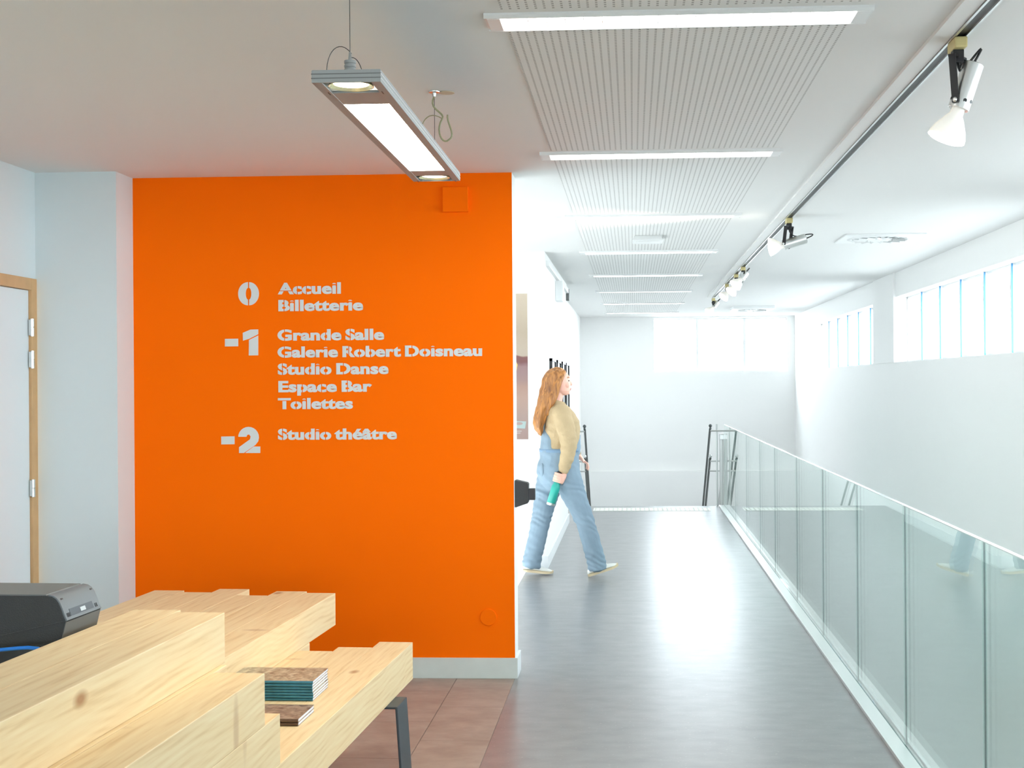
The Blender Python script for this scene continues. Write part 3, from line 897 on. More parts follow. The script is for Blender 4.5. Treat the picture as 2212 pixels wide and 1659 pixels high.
# ---------------- ceiling strip lights
XL0, XL1 = onz(1045, 52, CZ - 0.03).x, onz(1887, 36, CZ - 0.03).x
ordn = ['', '', 'nearest', 'second', 'third', 'fourth', 'fifth', 'sixth', 'seventh', 'farthest']
def strip_light(k, y):
    lab = {2: 'long white ceiling strip light nearest the camera, lit', 9: 'long white ceiling strip light farthest down the corridor'}.get(k, 'long white ceiling strip light, %s from the camera along the corridor' % ordn[k])
    t = thing('ceiling_light', lab, 'ceiling light', ((XL0 + XL1) / 2, y, CZ), 0, 'strip lights along the perforated ceiling')
    hw = (XL1 - XL0) / 2; z0 = -0.015
    bm = bmesh.new()
    prism(bm, [(-0.085, 0.0), (-0.085, -0.006), (-0.078, z0), (-0.072, z0), (-0.068, -0.010), (0.068, -0.010), (0.072, z0), (0.078, z0), (0.085, -0.006), (0.085, 0.0)], 'x', -hw, hw)
    obj('housing', bm, WHITEM, t)
    m = TUBEDIM if k in (4, 7) else TUBE
    bm = bmesh.new(); bbox(bm, -hw + 0.05, hw - 0.05, -0.066, 0.066, -0.0135, -0.0102); obj('diffuser', bm, m, t)
    for s in (-1, 1):
        bm = bmesh.new(); bbox(bm, min(s * (hw - 0.048), s * (hw - 0.008)), max(s * (hw - 0.048), s * (hw - 0.008)), -0.066, 0.066, -0.0148, -0.0102, 0.001); obj('end_cap', bm, WHITEP, t)
    for j in range(1, 18):
        x = -hw + 0.075 + (2 * hw - 0.15) * j / 18
        bm = bmesh.new(); bbox(bm, x - 0.0012, x + 0.0012, -0.067, 0.067, -0.0148, -0.0137)
        obj('louvre', bm, WHITEM, t)
    return t
for k in range(2, 10): strip_light(k, LIGHTY[k])

# ---------------- pendant light above the desk
ZPB = CAMZ + 0.785
f1, f2 = onz(673, 179, ZPB), onz(822, 176, ZPB)
g2 = onz(994, 391, ZPB)
PW = (f2 - f1).length; PLN = (g2 - f2).length
pang = math.atan2(-(g2 - f2).x, (g2 - f2).y)
pend = thing('pendant_light', 'long flat aluminium pendant light with glowing panel and two end spots', 'pendant light', (f1 + f2) / 2, pang)
T = 0.032; hw = PW / 2
fw_ = 0.026                                   # frame width
s1 = 0.165 * PLN / 1.2                        # spot bay length
bm = bmesh.new()
bbox(bm, -hw, -hw + fw_, 0, PLN, 0, T, 0.001); bbox(bm, hw - fw_, hw, 0, PLN, 0, T, 0.001)
bbox(bm, -hw + fw_, hw - fw_, 0, 0.006, 0, T); bbox(bm, -hw + fw_, hw - fw_, PLN - 0.006, PLN, 0, T)
obj('frame', bm, ALUM, pend)
bm = bmesh.new(); bbox(bm, -hw + 0.002, hw - 0.002, 0.002, PLN - 0.002, T - 0.004, T + 0.001); obj('top_plate', bm, ALUM, pend)
for zz in (0.010, 0.021):
    bm = bmesh.new(); bbox(bm, -hw - 0.0008, hw + 0.0008, -0.0008, 0.001, zz, zz + 0.0025); obj('groove', bm, GREYP, pend)
    bm = bmesh.new(); bbox(bm, hw - 0.001, hw + 0.0008, 0, PLN, zz, zz + 0.0015); obj('groove', bm, WHITEM, pend)
ba, bb_ = 0.205 * PLN / 1.25, PLN - 0.185 * PLN / 1.25
bm = bmesh.new(); bbox(bm, -hw + fw_ + 0.001, hw - fw_ - 0.001, ba, bb_, 0.004, 0.012); obj('glowing_panel', bm, PANEL, pend)
for sgn, (y0, y1) in ((1, (0.006, ba)), (-1, (bb_, PLN - 0.006))):
    yc = y0 + 0.062 if sgn > 0 else y1 - 0.062
    ya, yb = (yc + 0.066, y1) if sgn > 0 else (y0, yc - 0.066)
    bm = bmesh.new(); bbox(bm, -hw + fw_, hw - fw_, ya, yb, 0.001, 0.008); obj('blanking_plate', bm, ALUM, pend)
    bm = bmesh.new(); bbox(bm, -hw + fw_, hw - fw_, y0, y1, T - 0.006, T - 0.003); obj('bay', bm, GREYP, pend)
    bm = bmesh.new()
    lathe(bm, (0, yc, T - 0.005), (0, 0, -1), [(0, .020), (.004, .034), (.014, .052), (.022, .056), (.024, .0595), (.0215, .0595), (.013, .055), (.0, .040)], 32, False, False)
    spot_ = smooth_angle(obj('spot_reflector', bm, REFL, pend), 50)
    bm = bmesh.new(); lathe(bm, (0, yc, 0.0125), (0, 0, -1), [(0, .048), (.003, .047)], 32); obj('spot_lamp', bm, HALO, spot_)
    for s in (-1, 1):
        bm = bmesh.new(); bbox(bm, s * (hw - 0.018) - 0.0015, s * (hw - 0.018) + 0.0015, yc + 0.05, yc + 0.08, -0.0006, 0.002); obj('latch_slot', bm, BLACK, pend)
for i, yc in enumerate((0.055, PLN - 0.055)):
    bm = bmesh.new()
    lathe(bm, (0, yc, T), (0, 0, 1), [(0, .034), (.006, .030), (.010, .0155), (.014, .0155), (.015, .014), (.018, .014), (.019, .0155), (.024, .0155), (.025, .014), (.028, .014), (.029, .0155), (.036, .0155), (.038, .005), (.058, .003), (.060, .002)], 20)
    gp = smooth_angle(obj('cable_gripper', bm, ALUM, pend), 40)
    bm = bmesh.new(); tube(bm, [(0, yc, T + 0.05), (0, yc, CZ - ZPB)], 0.0011, 6); obj('suspension_wire', bm, STEELD, pend)
    bm = bmesh.new()
    tube(bm, bez((0.004, yc, T + .055), (-0.03, yc, T + .10), (-0.065, yc, T + .06), (-0.062, yc, T), 12), 0.0011, 6)
    tube(bm, bez((0.004, yc, T + .045), (0.02, yc, T + .045), (0.03, yc, T + .02), (0.033, yc, T), 8), 0.0011, 6)
    obj('loose_wire', bm, STEELD, pend)
    bm = bmesh.new(); lathe(bm, (0, yc, CZ - ZPB - 0.0005), (0, 0, -1), [(0, .022), (.004, .021), (.006, .008), (.02, .006), (.022, .0)], 18); obj('ceiling_hook', bm, STEEL, pend)
# spare flex hanging from the far hook
yc = PLN - 0.055
zt = CZ - ZPB - 0.02
bm = bmesh.new()
tube(bm, bez((0, yc, zt), (-0.03, yc, zt - .05), (0.045, yc, zt - .06), (0.03, yc, zt - .085), 10) + bez((0.03, yc, zt - .085), (0.0, yc, zt - .13), (0.03, yc, zt - .19), (0.055, yc, zt - .165), 10)[1:] + bez((0.055, yc, zt - .165), (0.085, yc, zt - .15), (0.045, yc, zt - .10), (0.05, yc, zt - .07), 10)[1:], 0.0035, 8)
tube(bm, bez((0.03, yc, zt - .085), (-0.02, yc, zt - .05), (-0.045, yc, zt - .09), (-0.05, yc, zt - .12), 10), 0.002, 6)
obj('spare_flex', bm, mat('olive_flex', (0.34, 0.34, 0.20), 0.5), pend, smooth=True)
bm = bmesh.new(); lathe(bm, (0.045, yc + 0.02, CZ - ZPB - 0.0005), (0, 0, -1), [(0, .03), (.003, .03), (.004, .0)], 20); obj('hole_cover', bm, mat('sand_cover', (0.62, 0.52, 0.38), 0.7), pend)

# ---------------- lighting track and spotlights
tr = thing('lighting_track', 'black spotlight track set along the ceiling edge beside the stairwell', 'track', (XTK, 0, CZ))
bm = bmesh.new(); bbox(bm, -0.018, 0.018, YF + 0.1, YS + 0.35, -0.012, 0.0); obj('channel', bm, BLACKM, tr)
for s in (-1, 1):
    bm = bmesh.new(); bbox(bm, s * 0.019 - 0.004, s * 0.019 + 0.004, YF + 0.1, YS + 0.35, -0.018, 0.0); obj('flange', bm, ALU, tr)


def spotlight(lab, adx, ady, back, front, face, swing=0.0, arm_to=None, grey=False, es=None):
    d = ray(adx, ady); y = XTK / d.x * d.y
    P = lambda p: ony(p[0], p[1], y)
    t = thing('spotlight', lab, 'spotlight', (XTK, y, CZ - 0.018), 0, 'spotlights on the track')
    O = V(t.location)
    B, F, L = P(back) - O, P(front) - O, P(face) - O
    # swing the lamp head out of the picture plane about the vertical through its pivot
    ax = (F - B).normalized()
    r = 0.034
    R = Matrix.Rotation(swing, 3, 'Z')
    rot = lambda v: F + R @ (v - F)
    B, L = rot(B), rot(L); ax = (F - B).normalized(); la = (L - F).normalized()
    bm = bmesh.new(); bbox(bm, -0.02, 0.02, -0.055, 0.055, -0.034, 0.0, 0.005); obj('adapter', bm, YELP, t)
    bm = bmesh.new(); bbox(bm, -0.017, 0.017, -0.02, 0.02, -0.075, -0.033, 0.003); obj('stem', bm, BLACKM, t)
    piv = F - ax * 0.026
    u = V((0.60, 0.80, 0)) if swing == 0 else V((0.35, 0.94, 0)).normalized()
    up = V((0, 0, -0.055))
    am = mat('pale_grey_arm', (0.5, 0.52, 0.52), 0.4, 0.4) if grey else BLACKM
    for s in (-1, 1):
        p1 = up + u * s * 0.041; p2 = piv + u * s * 0.041
        dv = (p2 - p1); L_ = dv.length; dv.normalize(); side = u; fw = side.cross(dv).normalized()
        M = Matrix((side, fw, dv)).transposed()
        bm = bmesh.new()
        for v in bbox(bm, -0.003, 0.003, -0.012, 0.012, 0, L_ + 0.008, 0.0015): v.co = p1 + M @ v.co
        obj('yoke_arm', bm, am, t)
        bm = bmesh.new(); lathe(bm, p2 + u * s * 0.002, u * s, [(0, .008), (.004, .008), (.006, .004)], 12); obj('pivot_screw', bm, STEEL, t)
    bm = bmesh.new(); 
    M = Matrix((u, u.cross(V((0, 0, 1))), V((0, 0, 1)))).transposed()
    for v in bbox(bm, -0.045, 0.045, -0.012, 0.012, -0.004, 0.004): v.co = up + M @ v.co
    obj('yoke_bridge', bm, am, t)
    bl = (F - B).length
    bm = bmesh.new(); lathe(bm, B, ax, [(0.0, r * .86), (0.002, r), (bl - 0.001, r), (bl, r * .95), (bl - .006, r * .8)], 28)
    brl = smooth_angle(obj('barrel', bm, ALU, t), 40)
    bm = bmesh.new(); lathe(bm, B - ax * 0.0012, ax, [(0, r * .84), (.002, r * .84)], 24); obj('back_cap', bm, BLACK, brl)
    w_ = ax.cross(u).normalized()
    for a in range(0, 360, 45):
        q_ = B + ax * (bl - 0.03) + (u * math.cos(math.radians(a)) + w_ * math.sin(math.radians(a))) * (r - 0.001)
        n_ = (u * math.cos(math.radians(a)) + w_ * math.sin(math.radians(a)))
        if a % 180 == 0: continue
        bm = bmesh.new(); lathe(bm, q_, n_, [(0, .0065), (.0016, .0065)], 12); obj('vent', bm, BLACK, brl)
    L2 = (L - F).length
    bm = bmesh.new()
    lathe(bm, F - la * 0.01, la, [(0, .020), (.012, .021), (L2 * .28, .023), (L2 * .42, .034), (L2 * .72, .052), (L2 * .93, .0605), (L2 * .98 + .006, .0615)], 32, True, False)
    bu = obj('bulb', bm, BULB, t, smooth=True)
    bm = bmesh.new(); lathe(bm, F - la * 0.01, la, [(L2 * .975 + .006, .0608), (L2 + .008, .053), (L2 + .013, .03), (L2 + .0145, .0)], 32, True, False)
    obj('lens', bm, LENS, bu, smooth=True)
    # flex from the stem to the back of the barrel
    tp = B - ax * 0.002
    bm = bmesh.new()
    tube(bm, bez((0, 0, -0.07), (0.005, 0, -0.13), up.lerp(B, .6) + V((0.0, 0, -.02)), up.lerp(B, .75), 8)[:-1] + bez(up.lerp(B, .75), B - ax * .03 + V((0.02, 0, .03)), B - ax * .06 + V((.02, 0, .01)), tp, 10), 0.004, 7)
    obj('flex', bm, BLACK, t, smooth=True)
    ld = bpy.data.lights.new('spot_beam', 'SPOT'); ld.energy = es or 12; ld.spot_size = math.radians(70); ld.spot_blend = 0.9; ld.color = (1, 0.90, 0.74); ld.shadow_soft_size = 0.05
    lo_ = bpy.data.objects.new('spot_beam', ld); COL.objects.link(lo_); lo_.parent = t
    lo_.location = L + la * 0.03; lo_.rotation_euler = la.to_track_quat('-Z', 'Y').to_euler()
    return t


spotlight('spotlight with silver barrel pointing down, nearest the camera on the track', 2068, 85, (2103, 138), (2070, 236), (2042, 303), 0.0)
spotlight('spotlight with silver barrel lying level and aimed at the ceiling left', 1704, 460, (1741, 515), (1692, 530), (1661, 534), 0.0, es=170)
spotlight('pale grey armed spotlight, third from the camera on the track', 1605, 560, (1613, 588), (1601, 603), (1585, 618), 0.4, grey=True)
spotlight('spotlight with dark yoke tilted down, fourth from the camera', 1590, 575, (1601, 612), (1588, 620), (1576, 632), 0.5)
spotlight('spotlight with dark yoke tilted down, fifth from the camera', 1570, 596, (1584, 622), (1572, 632), (1560, 643), 0.4)
spotlight('spotlight at the far end of the track above the stair head', 1541, 630, (1551, 652), (1541, 664), (1529, 676), 0.4)

# ---------------- air diffusers, ceiling box
def diffuser(lab, cx, cy, drop=0.0):
    t = thing('air_diffuser', lab, 'air vent', (cx, cy, CZ), 0, 'swirl air diffusers')
    bm = bmesh.new(); bbox(bm, -0.3, 0.3, -0.3, 0.3, -0.012 - drop, 0.0, 0.003); obj('plate', bm, WHITEM, t)
    z = -0.012 - drop
    bm = bmesh.new(); lathe(bm, (0, 0, z), (0, 0, -1), [(0, .25), (.006, .24), (.006, .22), (.0, .21)], 40, False, False); obj('swirl_rim', bm, WHITEP, t, smooth=True)
    bm = bmesh.new(); lathe(bm, (0, 0, z), (0, 0, -1), [(0, .095), (.012, .09), (.013, .0)], 32, True, False); obj('hub', bm, WHITEP, t)
    for k in range(16):
        a = 2 * PI * k / 16; R = Matrix.Rotation(a, 3, 'Z') 
        bm = bmesh.new()
        for v in bbox(bm, 0.10, 0.205, -0.008, 0.008, z - 0.0015, z + 0.002): v.co = R @ (v.co + V((0, 0.03, 0)))
        obj('slot', bm, BLACK if k % 2 else mat('grey_slot', (0.25, 0.27, 0.28), 0.6), t)
        bm = bmesh.new()
        for v in bbox(bm, 0.10, 0.205, -0.010, 0.003, z - 0.011, z - 0.009):
            v.co = R @ (v.co + V((0, 0.038, (v.co.y) * 0.6)))
        obj('vane', bm, WHITEM, t)
d1_, d2_ = onz(1828, 505, CZ), onz(2000, 504, CZ)
d3_ = onz(1806, 523, CZ)
diffuser('square white swirl air diffuser in the ceiling near the spotlight track', (d1_.x + d2_.x) / 2, d1_.y + 0.3)
d4_ = onz(1625, 663, CZ)
diffuser('square white air diffuser in the ceiling above the far windows', d4_.x, d4_.y, 0.03)
e1, e2 = onz(1368, 528, CZ - 0.05), onz(1429, 528, CZ - 0.05)
t = thing('ceiling_box', 'small white box fixed under the perforated ceiling between two strip lights', 'ceiling fitting', ((e1.x + e2.x) / 2, e1.y - 0.1, CZ))
bm = bmesh.new()
for v in bbox(bm, -0.115, 0.115, -0.12, 0.12, -0.045, -0.003, 0.006): 
    if v.co.z > -0.02: v.co.x *= 0.86; v.co.y *= 0.86
obj('housing', bm, WHITEP, t)
bm = bmesh.new(); bbox(bm, -0.09, 0.09, -0.09, 0.09, -0.049, -0.044, 0.002); obj('cover', bm, WHITEM, t)

# ---------------- corridor left wall: rail with speaker, framed pictures, poster
rl = thing('wall_rail', 'thin white rail along the top of the corridor left wall', 'rail', (XC, YL + 0.15, CZ - 0.09))
bm = bmesh.new(); bbox(bm, 0.0, 0.03, 0, YS - 2.0 - YL - 0.3, -0.02, 0.03, 0.003); obj('bar', bm, WHITEM, rl)
bm = bmesh.new(); bbox(bm, 0.0, 0.034, YS - 2.0 - YL - 0.3, YS - 2.0 - YL - 0.2, -0.10, 0.03, 0.003); obj('end_bracket', bm, GREYP, rl)
sp = thing('wall_speaker', 'small white box speaker on the corridor left wall below the rail', 'speaker', (XC, 13.1, CZ - 0.30))
bm = bmesh.new(); bbox(bm, 0.0, 0.07, -0.14, 0.14, -0.02, 0.17, 0.006); obj('cabinet', bm, WHITEP, sp)
bm = bmesh.new(); bbox(bm, 0.07, 0.074, -0.125, 0.125, -0.005, 0.155, 0.002); obj('grille', bm, WHITEM, sp)
for k, yy in enumerate((11.95, 12.85, 13.75, 14.55)):
    lab = 'dark-framed picture on the corridor wall behind the walking person, %s' % ['nearest of four', 'second of four', 'third of four', 'farthest of four'][k]
    t = thing('framed_picture', lab, 'picture', (XC, yy, 1.12), 0, 'framed pictures on the corridor wall')
    w_, h_ = 0.62, 0.66
    for nm, b4 in (('frame_side', (0, .025, 0, w_)), ('frame_side', (h_ - .025, h_, 0, w_)), ('frame_side', (0, h_, 0, .025)), ('frame_side', (0, h_, w_ - .025, w_))):
        bm = bmesh.new(); bbox(bm, 0.0005, 0.028, b4[2], b4[3], b4[0], b4[1], 0.001); obj(nm, bm, BLACKM, t)
    bm = bmesh.new(); bbox(bm, 0.0005, 0.012, .02, w_ - .02, .02, h_ - .02); obj('mount', bm, WHITEP, t)
    bm = bmesh.new(); bbox(bm, 0.0115, 0.0125, .14, w_ - .14, .14, h_ - .14); obj('print', bm, mat('grey_print', (0.35, 0.36, 0.37), 0.6, var=0.5, vscale=8), t)
po0, po1 = ony(1113, 949, YL - 0.004), ony(1139, 634, YL - 0.004)
pxr = (ony(1139, 634, YL).x + ony(1141, 949, YL).x) / 2
t = thing('poster', 'tall poster in sand and rose tones on the white wall beside the orange partition', 'poster', (pxr, YL - 0.0005, po0.z))
hp = po1.z - po0.z
mat_poster()
bm = bmesh.new(); bbox(bm, -0.85, 0, -0.003, 0, 0, hp); obj('sheet', bm, MATS['poster_print'], t)
bm = bmesh.new(); prism(bm, [(-0.60, .185), (-0.016, .150), (-0.026, .090), (-0.60, .125)], 'y', -0.0035, -0.003)
obj('ticket_print', bm, mat('pale_blue_print', (0.36, 0.46, 0.45), 0.5), t)
bm = bmesh.new(); prism(bm, [(-0.077 + .032 * math.cos(k * PI / 12), .133 + .013 * math.sin(k * PI / 12)) for k in range(24)], 'y', -0.0040, -0.0034)
obj('ticket_dot', bm, mat('rose_print', (0.36, 0.27, 0.25), 0.5), t)
for k in range(2):
    bm = bmesh.new(); bbox(bm, -0.3, -0.055 + k * -.01, -0.0036, -0.003, .066 - k * .016, .072 - k * .016); obj('caption_line', bm, mat('white_print', (0.50, 0.45, 0.43), 0.5), t)
bm = bmesh.new(); prism(bm, [(-0.13, .57), (-0.095, .58), (-0.085, .63), (-0.10, .66), (-0.13, .67)], 'y', -0.0036, -0.003); obj('yellow_shape', bm, mat('yellow_print', (0.60, 0.42, 0.12), 0.5), t)

# ---------------- glass balustrade
bl_ = thing('glass_balustrade', 'frameless green-tinted glass balustrade in a steel floor channel beside the stairwell', 'balustrade', (XG, 0, 0))
joints = [-3.0, -1.7, -0.5, 0.7, 1.92, 3.17]
for x in (2124, 1953, 1850, 1776, 1720, 1673, 1641, 1612, 1588): joints.append(onx(x, 900, XG).y)
joints.append(YS - 0.08)
GT = 0.0085; HG = onx(1951, 1091, XG).z
for a, b in zip(joints, joints[1:]):
    bm = bmesh.new(); bbox(bm, -GT, GT, a + 0.004, b - 0.004, 0.012, HG); pane = obj('glass_pane', bm, GLASSG, bl_)
    bm = bmesh.new(); bbox(bm, -GT, GT, a + 0.004, b - 0.004, HG + 0.0002, HG + 0.004, 0.001); obj('edge_highlight', bm, EDGE, pane)  # pale strip painted as the highlight along the pane top
    bm = bmesh.new(); bbox(bm, -0.003, 0.003, a - 0.0015, a + 0.0015, 0.014, HG - 0.002); obj('joint_seal', bm, EDGED, pane)
ysm = onz(1665, 1240, 0.02).y
for a, b in ((YF + 0.05, ysm - 3.4), (ysm - 3.396, ysm - 0.002), (ysm + 0.002, YS - 0.06)):
    bm = bmesh.new(); bbox(bm, -0.078, -GT - 0.003, a, b, 0.0, 0.018, 0.002); obj('floor_channel', bm, ALU, bl_)
    bm = bmesh.new(); bbox(bm, GT + 0.003, 0.028, a, b, 0.0, 0.018, 0.002); obj('floor_channel', bm, ALU, bl_)
    bm = bmesh.new(); bbox(bm, -GT - 0.003, -GT, a, b, 0.006, 0.016); obj('channel_seal', bm, EDGED, bl_)

# ---------------- stair handrails
def handrail(lab, xr, inner, posts):
    t = thing('stair_handrail', lab, 'handrail', (xr, YS, 0), 0, 'handrails at the stair head')
    sl = math.tan(math.radians(32))
    for z, nm, y0 in ((0.985, 'upper_rail', -0.06), (0.60, 'lower_rail', 0.0)):
        bm = bmesh.new(); tube(bm, [(0, y0, z), (0, y0 + 0.10, z - 0.02), (0, 5.2, z - 5.1 * sl)], 0.0145, 14); r_ = obj(nm, bm, STEELD, t, smooth=True)
        bm = bmesh.new(); bmesh.ops.create_uvsphere(bm, u_segments=14, v_segments=10, radius=0.022, matrix=Matrix.Translation((0.0, y0, z + 0.03))); obj('ball_end', bm, STEELD if nm[0] == 'u' else STEEL, r_, smooth=True)
        bm = bmesh.new(); tube(bm, [(0, y0 + 0.03, z - 0.035), (inner, y0 + 0.03, z - 0.035)], 0.011, 10); obj('bracket', bm, STEEL, r_)
    bm = bmesh.new(); tube(bm, [(0, 0.2, 0.43), (inner, 0.2, 0.43)], 0.011, 10); obj('bracket', bm, STEEL, t)
    for dx, rr, z1 in posts:
        bm = bmesh.new(); lathe(bm, (dx, 0.02, -0.02), (0, 0, 1), [(0, rr * 1.7), (.02, rr * 1.7), (.022, rr), (z1, rr), (z1 + .004, rr * .6)], 16); obj('post', bm, STEEL, t, smooth=False)
    return t
xh = ony(1534, 930, YS).x
hr = handrail('steel stair handrails with slim posts at the end of the glass balustrade', xh, 0.22, ((0.085, 0.011, 1.05), (0.145, 0.028, 0.93)))
bm = bmesh.new(); bbox(bm, 0.12, 0.17, -0.02, 0.05, 0.84, 0.90, 0.004); obj('clamp', bm, STEEL, hr)
for z, nm in ((0.985, 'upper_rail'), (0.60, 'lower_rail')):
    bm = bmesh.new(); sl = math.tan(math.radians(32)); tube(bm, [(0.22, 0, z), (0.22, 5.2, z - 5.1 * sl)], 0.018, 12); obj(nm, bm, STEEL, hr, smooth=True)
xh2 = ony(1263, 930, YS).x
handrail('dark stair handrail on the left side behind the walking person', xh2, XC2 - xh2 + 0.002, ())
# tactile strip before the stairs
ta, tb_ = onz(1281, 1104, 0), onz(1535, 1103, 0)
t = thing('tactile_strip', 'cream tactile warning strip across the floor before the stairs', 'floor strip', (ta.x, ta.y, 0))
TW = tb_.x - ta.x
bm = bmesh.new(); bbox(bm, 0, TW, 0, 0.38, 0.0, 0.004, 0.001); obj('mat', bm, STRIPM, t)
bm = bmesh.new()
nx, ny = 26, 6
for i in range(nx):
    for j in range(ny): lathe(bm, (0.03 + (TW - 0.06) * i / (nx - 1), 0.03 + 0.32 * j / (ny - 1), 0.004), (0, 0, 1), [(0, .013), (.004, .010)], 8, False)
o = obj('studs', bm, STRIPM, t); o['kind'] = 'stuff'

# ------------------------------------------------------------------ the walking person
SKIN = mat('fair_skin', (0.80, 0.46, 0.36), 0.5, var=0.08, vscale=20)
LIPS = mat('lips', (0.62, 0.20, 0.18), 0.45)
EYEM = mat('eye', (0.10, 0.08, 0.07), 0.2)
KNIT = mat('beige_knit', (0.46, 0.345, 0.20), 0.9, bump=0.5, bscale=140, var=0.10, vscale=12)
DENIM = mat('light_blue_denim', (0.215, 0.295, 0.365), 0.85, bump=0.25, bscale=200, var=0.22, vscale=5)
DENIMD = mat('denim_seam', (0.18, 0.28, 0.40), 0.85)
HAIR = mat_strand('auburn_hair', (0.20, 0.075, 0.022), (0.56, 0.245, 0.07), (55, 55, 7), 0.42, 0.6)
SHOEW = mat('white_shoe_leather', (0.80, 0.80, 0.76), 0.5)
SOLEM = mat('cream_sole', (0.72, 0.58, 0.38), 0.6)


def eloft(bm, rings, seg=20, n=2.2):
    """closed loft of horizontal super-ellipses (cx, cy, cz, rx, ry)"""
    R = []
    for cx, cy, cz, rx, ry in rings:
        ring = []
        for k in range(seg):
            t = 2 * PI * k / seg; c, s_ = math.cos(t), math.sin(t)
            ring.append(bm.verts.new((cx + rx * math.copysign(abs(c) ** (2 / n), c), cy + ry * math.copysign(abs(s_) ** (2 / n), s_), cz)))
        R.append(ring)
    for a, b in zip(R, R[1:]):
        for k in range(seg): bm.faces.new((a[k], a[(k + 1) % seg], b[(k + 1) % seg], b[k]))
    bm.faces.new(R[0]); bm.faces.new(R[-1])


def ball(bm, c, r, M=None):
    m = Matrix.Translation(c)
    if M is not None: m = m @ M.to_4x4()
    bmesh.ops.create_uvsphere(bm, u_segments=16, v_segments=12, radius=1.0, matrix=m @ Matrix.Diagonal((*r, 1)))


def spline(pts, rad, n=5):
    """Catmull-Rom resampling of a limb path with radii"""
    P = [V(p) for p in pts]; out, ro = [], []
    for i in range(len(P) - 1):
        p0, p1, p2, p3 = P[max(i - 1, 0)], P[i], P[i + 1], P[min(i + 2, len(P) - 1)]
        r0, r1, r2, r3 = rad[max(i - 1, 0)], rad[i], rad[i + 1], rad[min(i + 2, len(P) - 1)]
        for k in range(n):
            t = k / n
            f = lambda a, b, c, d: 0.5 * ((2 * b) + (c - a) * t + (2 * a - 5 * b + 4 * c - d) * t * t + (3 * b - a - 3 * c + d) * t ** 3)
            out.append(f(p0, p1, p2, p3)); ro.append(f(r0, r1, r2, r3))
    return out + [P[-1]], ro + [rad[-1]]


def limb(bm, pts, rad, n=5, seg=16):
    p, r_ = spline(pts, rad, n)
    tube(bm, p, r_, seg)
    ball(bm, p[0], (r_[0] * .98,) * 3); ball(bm, p[-1], (r_[-1] * .98,) * 3)


def fuse(name, bm, m, parent, voxel=0.006, smooth=3, disp=None):
    """weld overlapping closed shapes into one continuous skin"""
    bmesh.ops.recalc_face_normals(bm, faces=bm.faces[:])
    me = bpy.data.meshes.new('tmp'); bm.to_mesh(me); bm.free()
    ob = bpy.data.objects.new('tmp', me); COL.objects.link(ob)
    md = ob.modifiers.new('r', 'REMESH'); md.mode = 'VOXEL'; md.voxel_size = voxel
    dg = bpy.context.evaluated_depsgraph_get(); dg.update()
    me2 = bpy.data.meshes.new_from_object(ob.evaluated_get(dg))
    bpy.data.objects.remove(ob); bpy.data.meshes.remove(me)
    b2 = bmesh.new(); b2.from_mesh(me2); bpy.data.meshes.remove(me2)
    for _ in range(smooth): bmesh.ops.smooth_vert(b2, verts=b2.verts[:], factor=0.5, use_axis_x=True, use_axis_y=True, use_axis_z=True)
    if disp:
        b2.normal_update()
        for v in b2.verts: v.co += v.normal * disp(v.co)
    return obj(name, b2, m, parent, smooth=True)


HEAD = math.radians(10)
pp = onz(1211, 1244, 0)
per = thing('person', 'walking person with long auburn hair, beige jumper, denim dungarees and white shoes', 'person', (pp.x, pp.y, 0), HEAD)
hx = -0.012
# ---- body
bm = bmesh.new()
eloft(bm, [(hx + .046, 0, 1.461, .028, .024), (hx + .036, 0, 1.472, .052, .042), (hx + .024, 0, 1.497, .076, .058), (hx + .014, 0, 1.53, .088, .066), (hx + .006, 0, 1.565, .094, .071),
           (hx, 0, 1.60, .097, .074), (hx - .004, 0, 1.632, .088, .068), (hx - .006, 0, 1.656, .064, .05), (hx - .006, 0, 1.668, .028, .022)], 20, 2.1)
limb(bm, [(-.045, 0, 1.33), (-.03, 0, 1.40), (-.012, 0, 1.50)], [.058, .052, .05])
limb(bm, [(hx + .090, 0, 1.590), (hx + .101, 0, 1.565), (hx + .108, 0, 1.549)], [.009, .011, .0125], 3, 10)          # nose
ball(bm, (hx + .088, 0, 1.607), (.014, .048, .010))                                                                   # brow
ball(bm, (hx + .100, 0, 1.511), (.010, .022, .009)); ball(bm, (hx + .084, 0, 1.478), (.016, .020, .013))              # mouth, chin
for s_ in (-1, 1):
    ball(bm, (hx - .006, s_ * .074, 1.558), (.017, .008, .030)); ball(bm, (hx + .068, s_ * .046, 1.545), (.022, .018, .022))
eloft(bm, [(0, 0, .76, .09, .12), (0, 0, .85, .12, .155), (0, 0, .93, .12, .15), (0, 0, 1.02, .10, .125), (.006, 0, 1.10, .10, .125), (.014, 0, 1.20, .108, .14), (.012, 0, 1.27, .108, .15), (-.005, 0, 1.33, .085, .145), (-.025, 0, 1.37, .06, .10)], 20)
limb(bm, [(0, -.155, 1.325), (.025, -.20, 1.20), (.048, -.215, 1.085), (.03, -.212, .97), (.008, -.205, .872)], [.05, .046, .040, .036, .027])
limb(bm, [(0, .155, 1.325), (.03, .20, 1.21), (.055, .21, 1.10), (.12, .20, 1.02), (.168, .175, .965)], [.05, .046, .040, .036, .027])
limb(bm, [(.03, -.085, .84), (.11, -.09, .64), (.19, -.09, .44), (.25, -.09, .25), (.285, -.09, .085)], [.09, .08, .06, .05, .04])
limb(bm, [(-.04, .085, .84), (-.095, .09, .64), (-.145, .09, .44), (-.19, .09, .25), (-.225, .09, .10)], [.09, .08, .06, .05, .04])
limb(bm, [(.28, -.09, .06), (.35, -.09, .085)], [.03, .022]); limb(bm, [(-.22, .09, .06), (-.16, .09, .04)], [.03, .02])
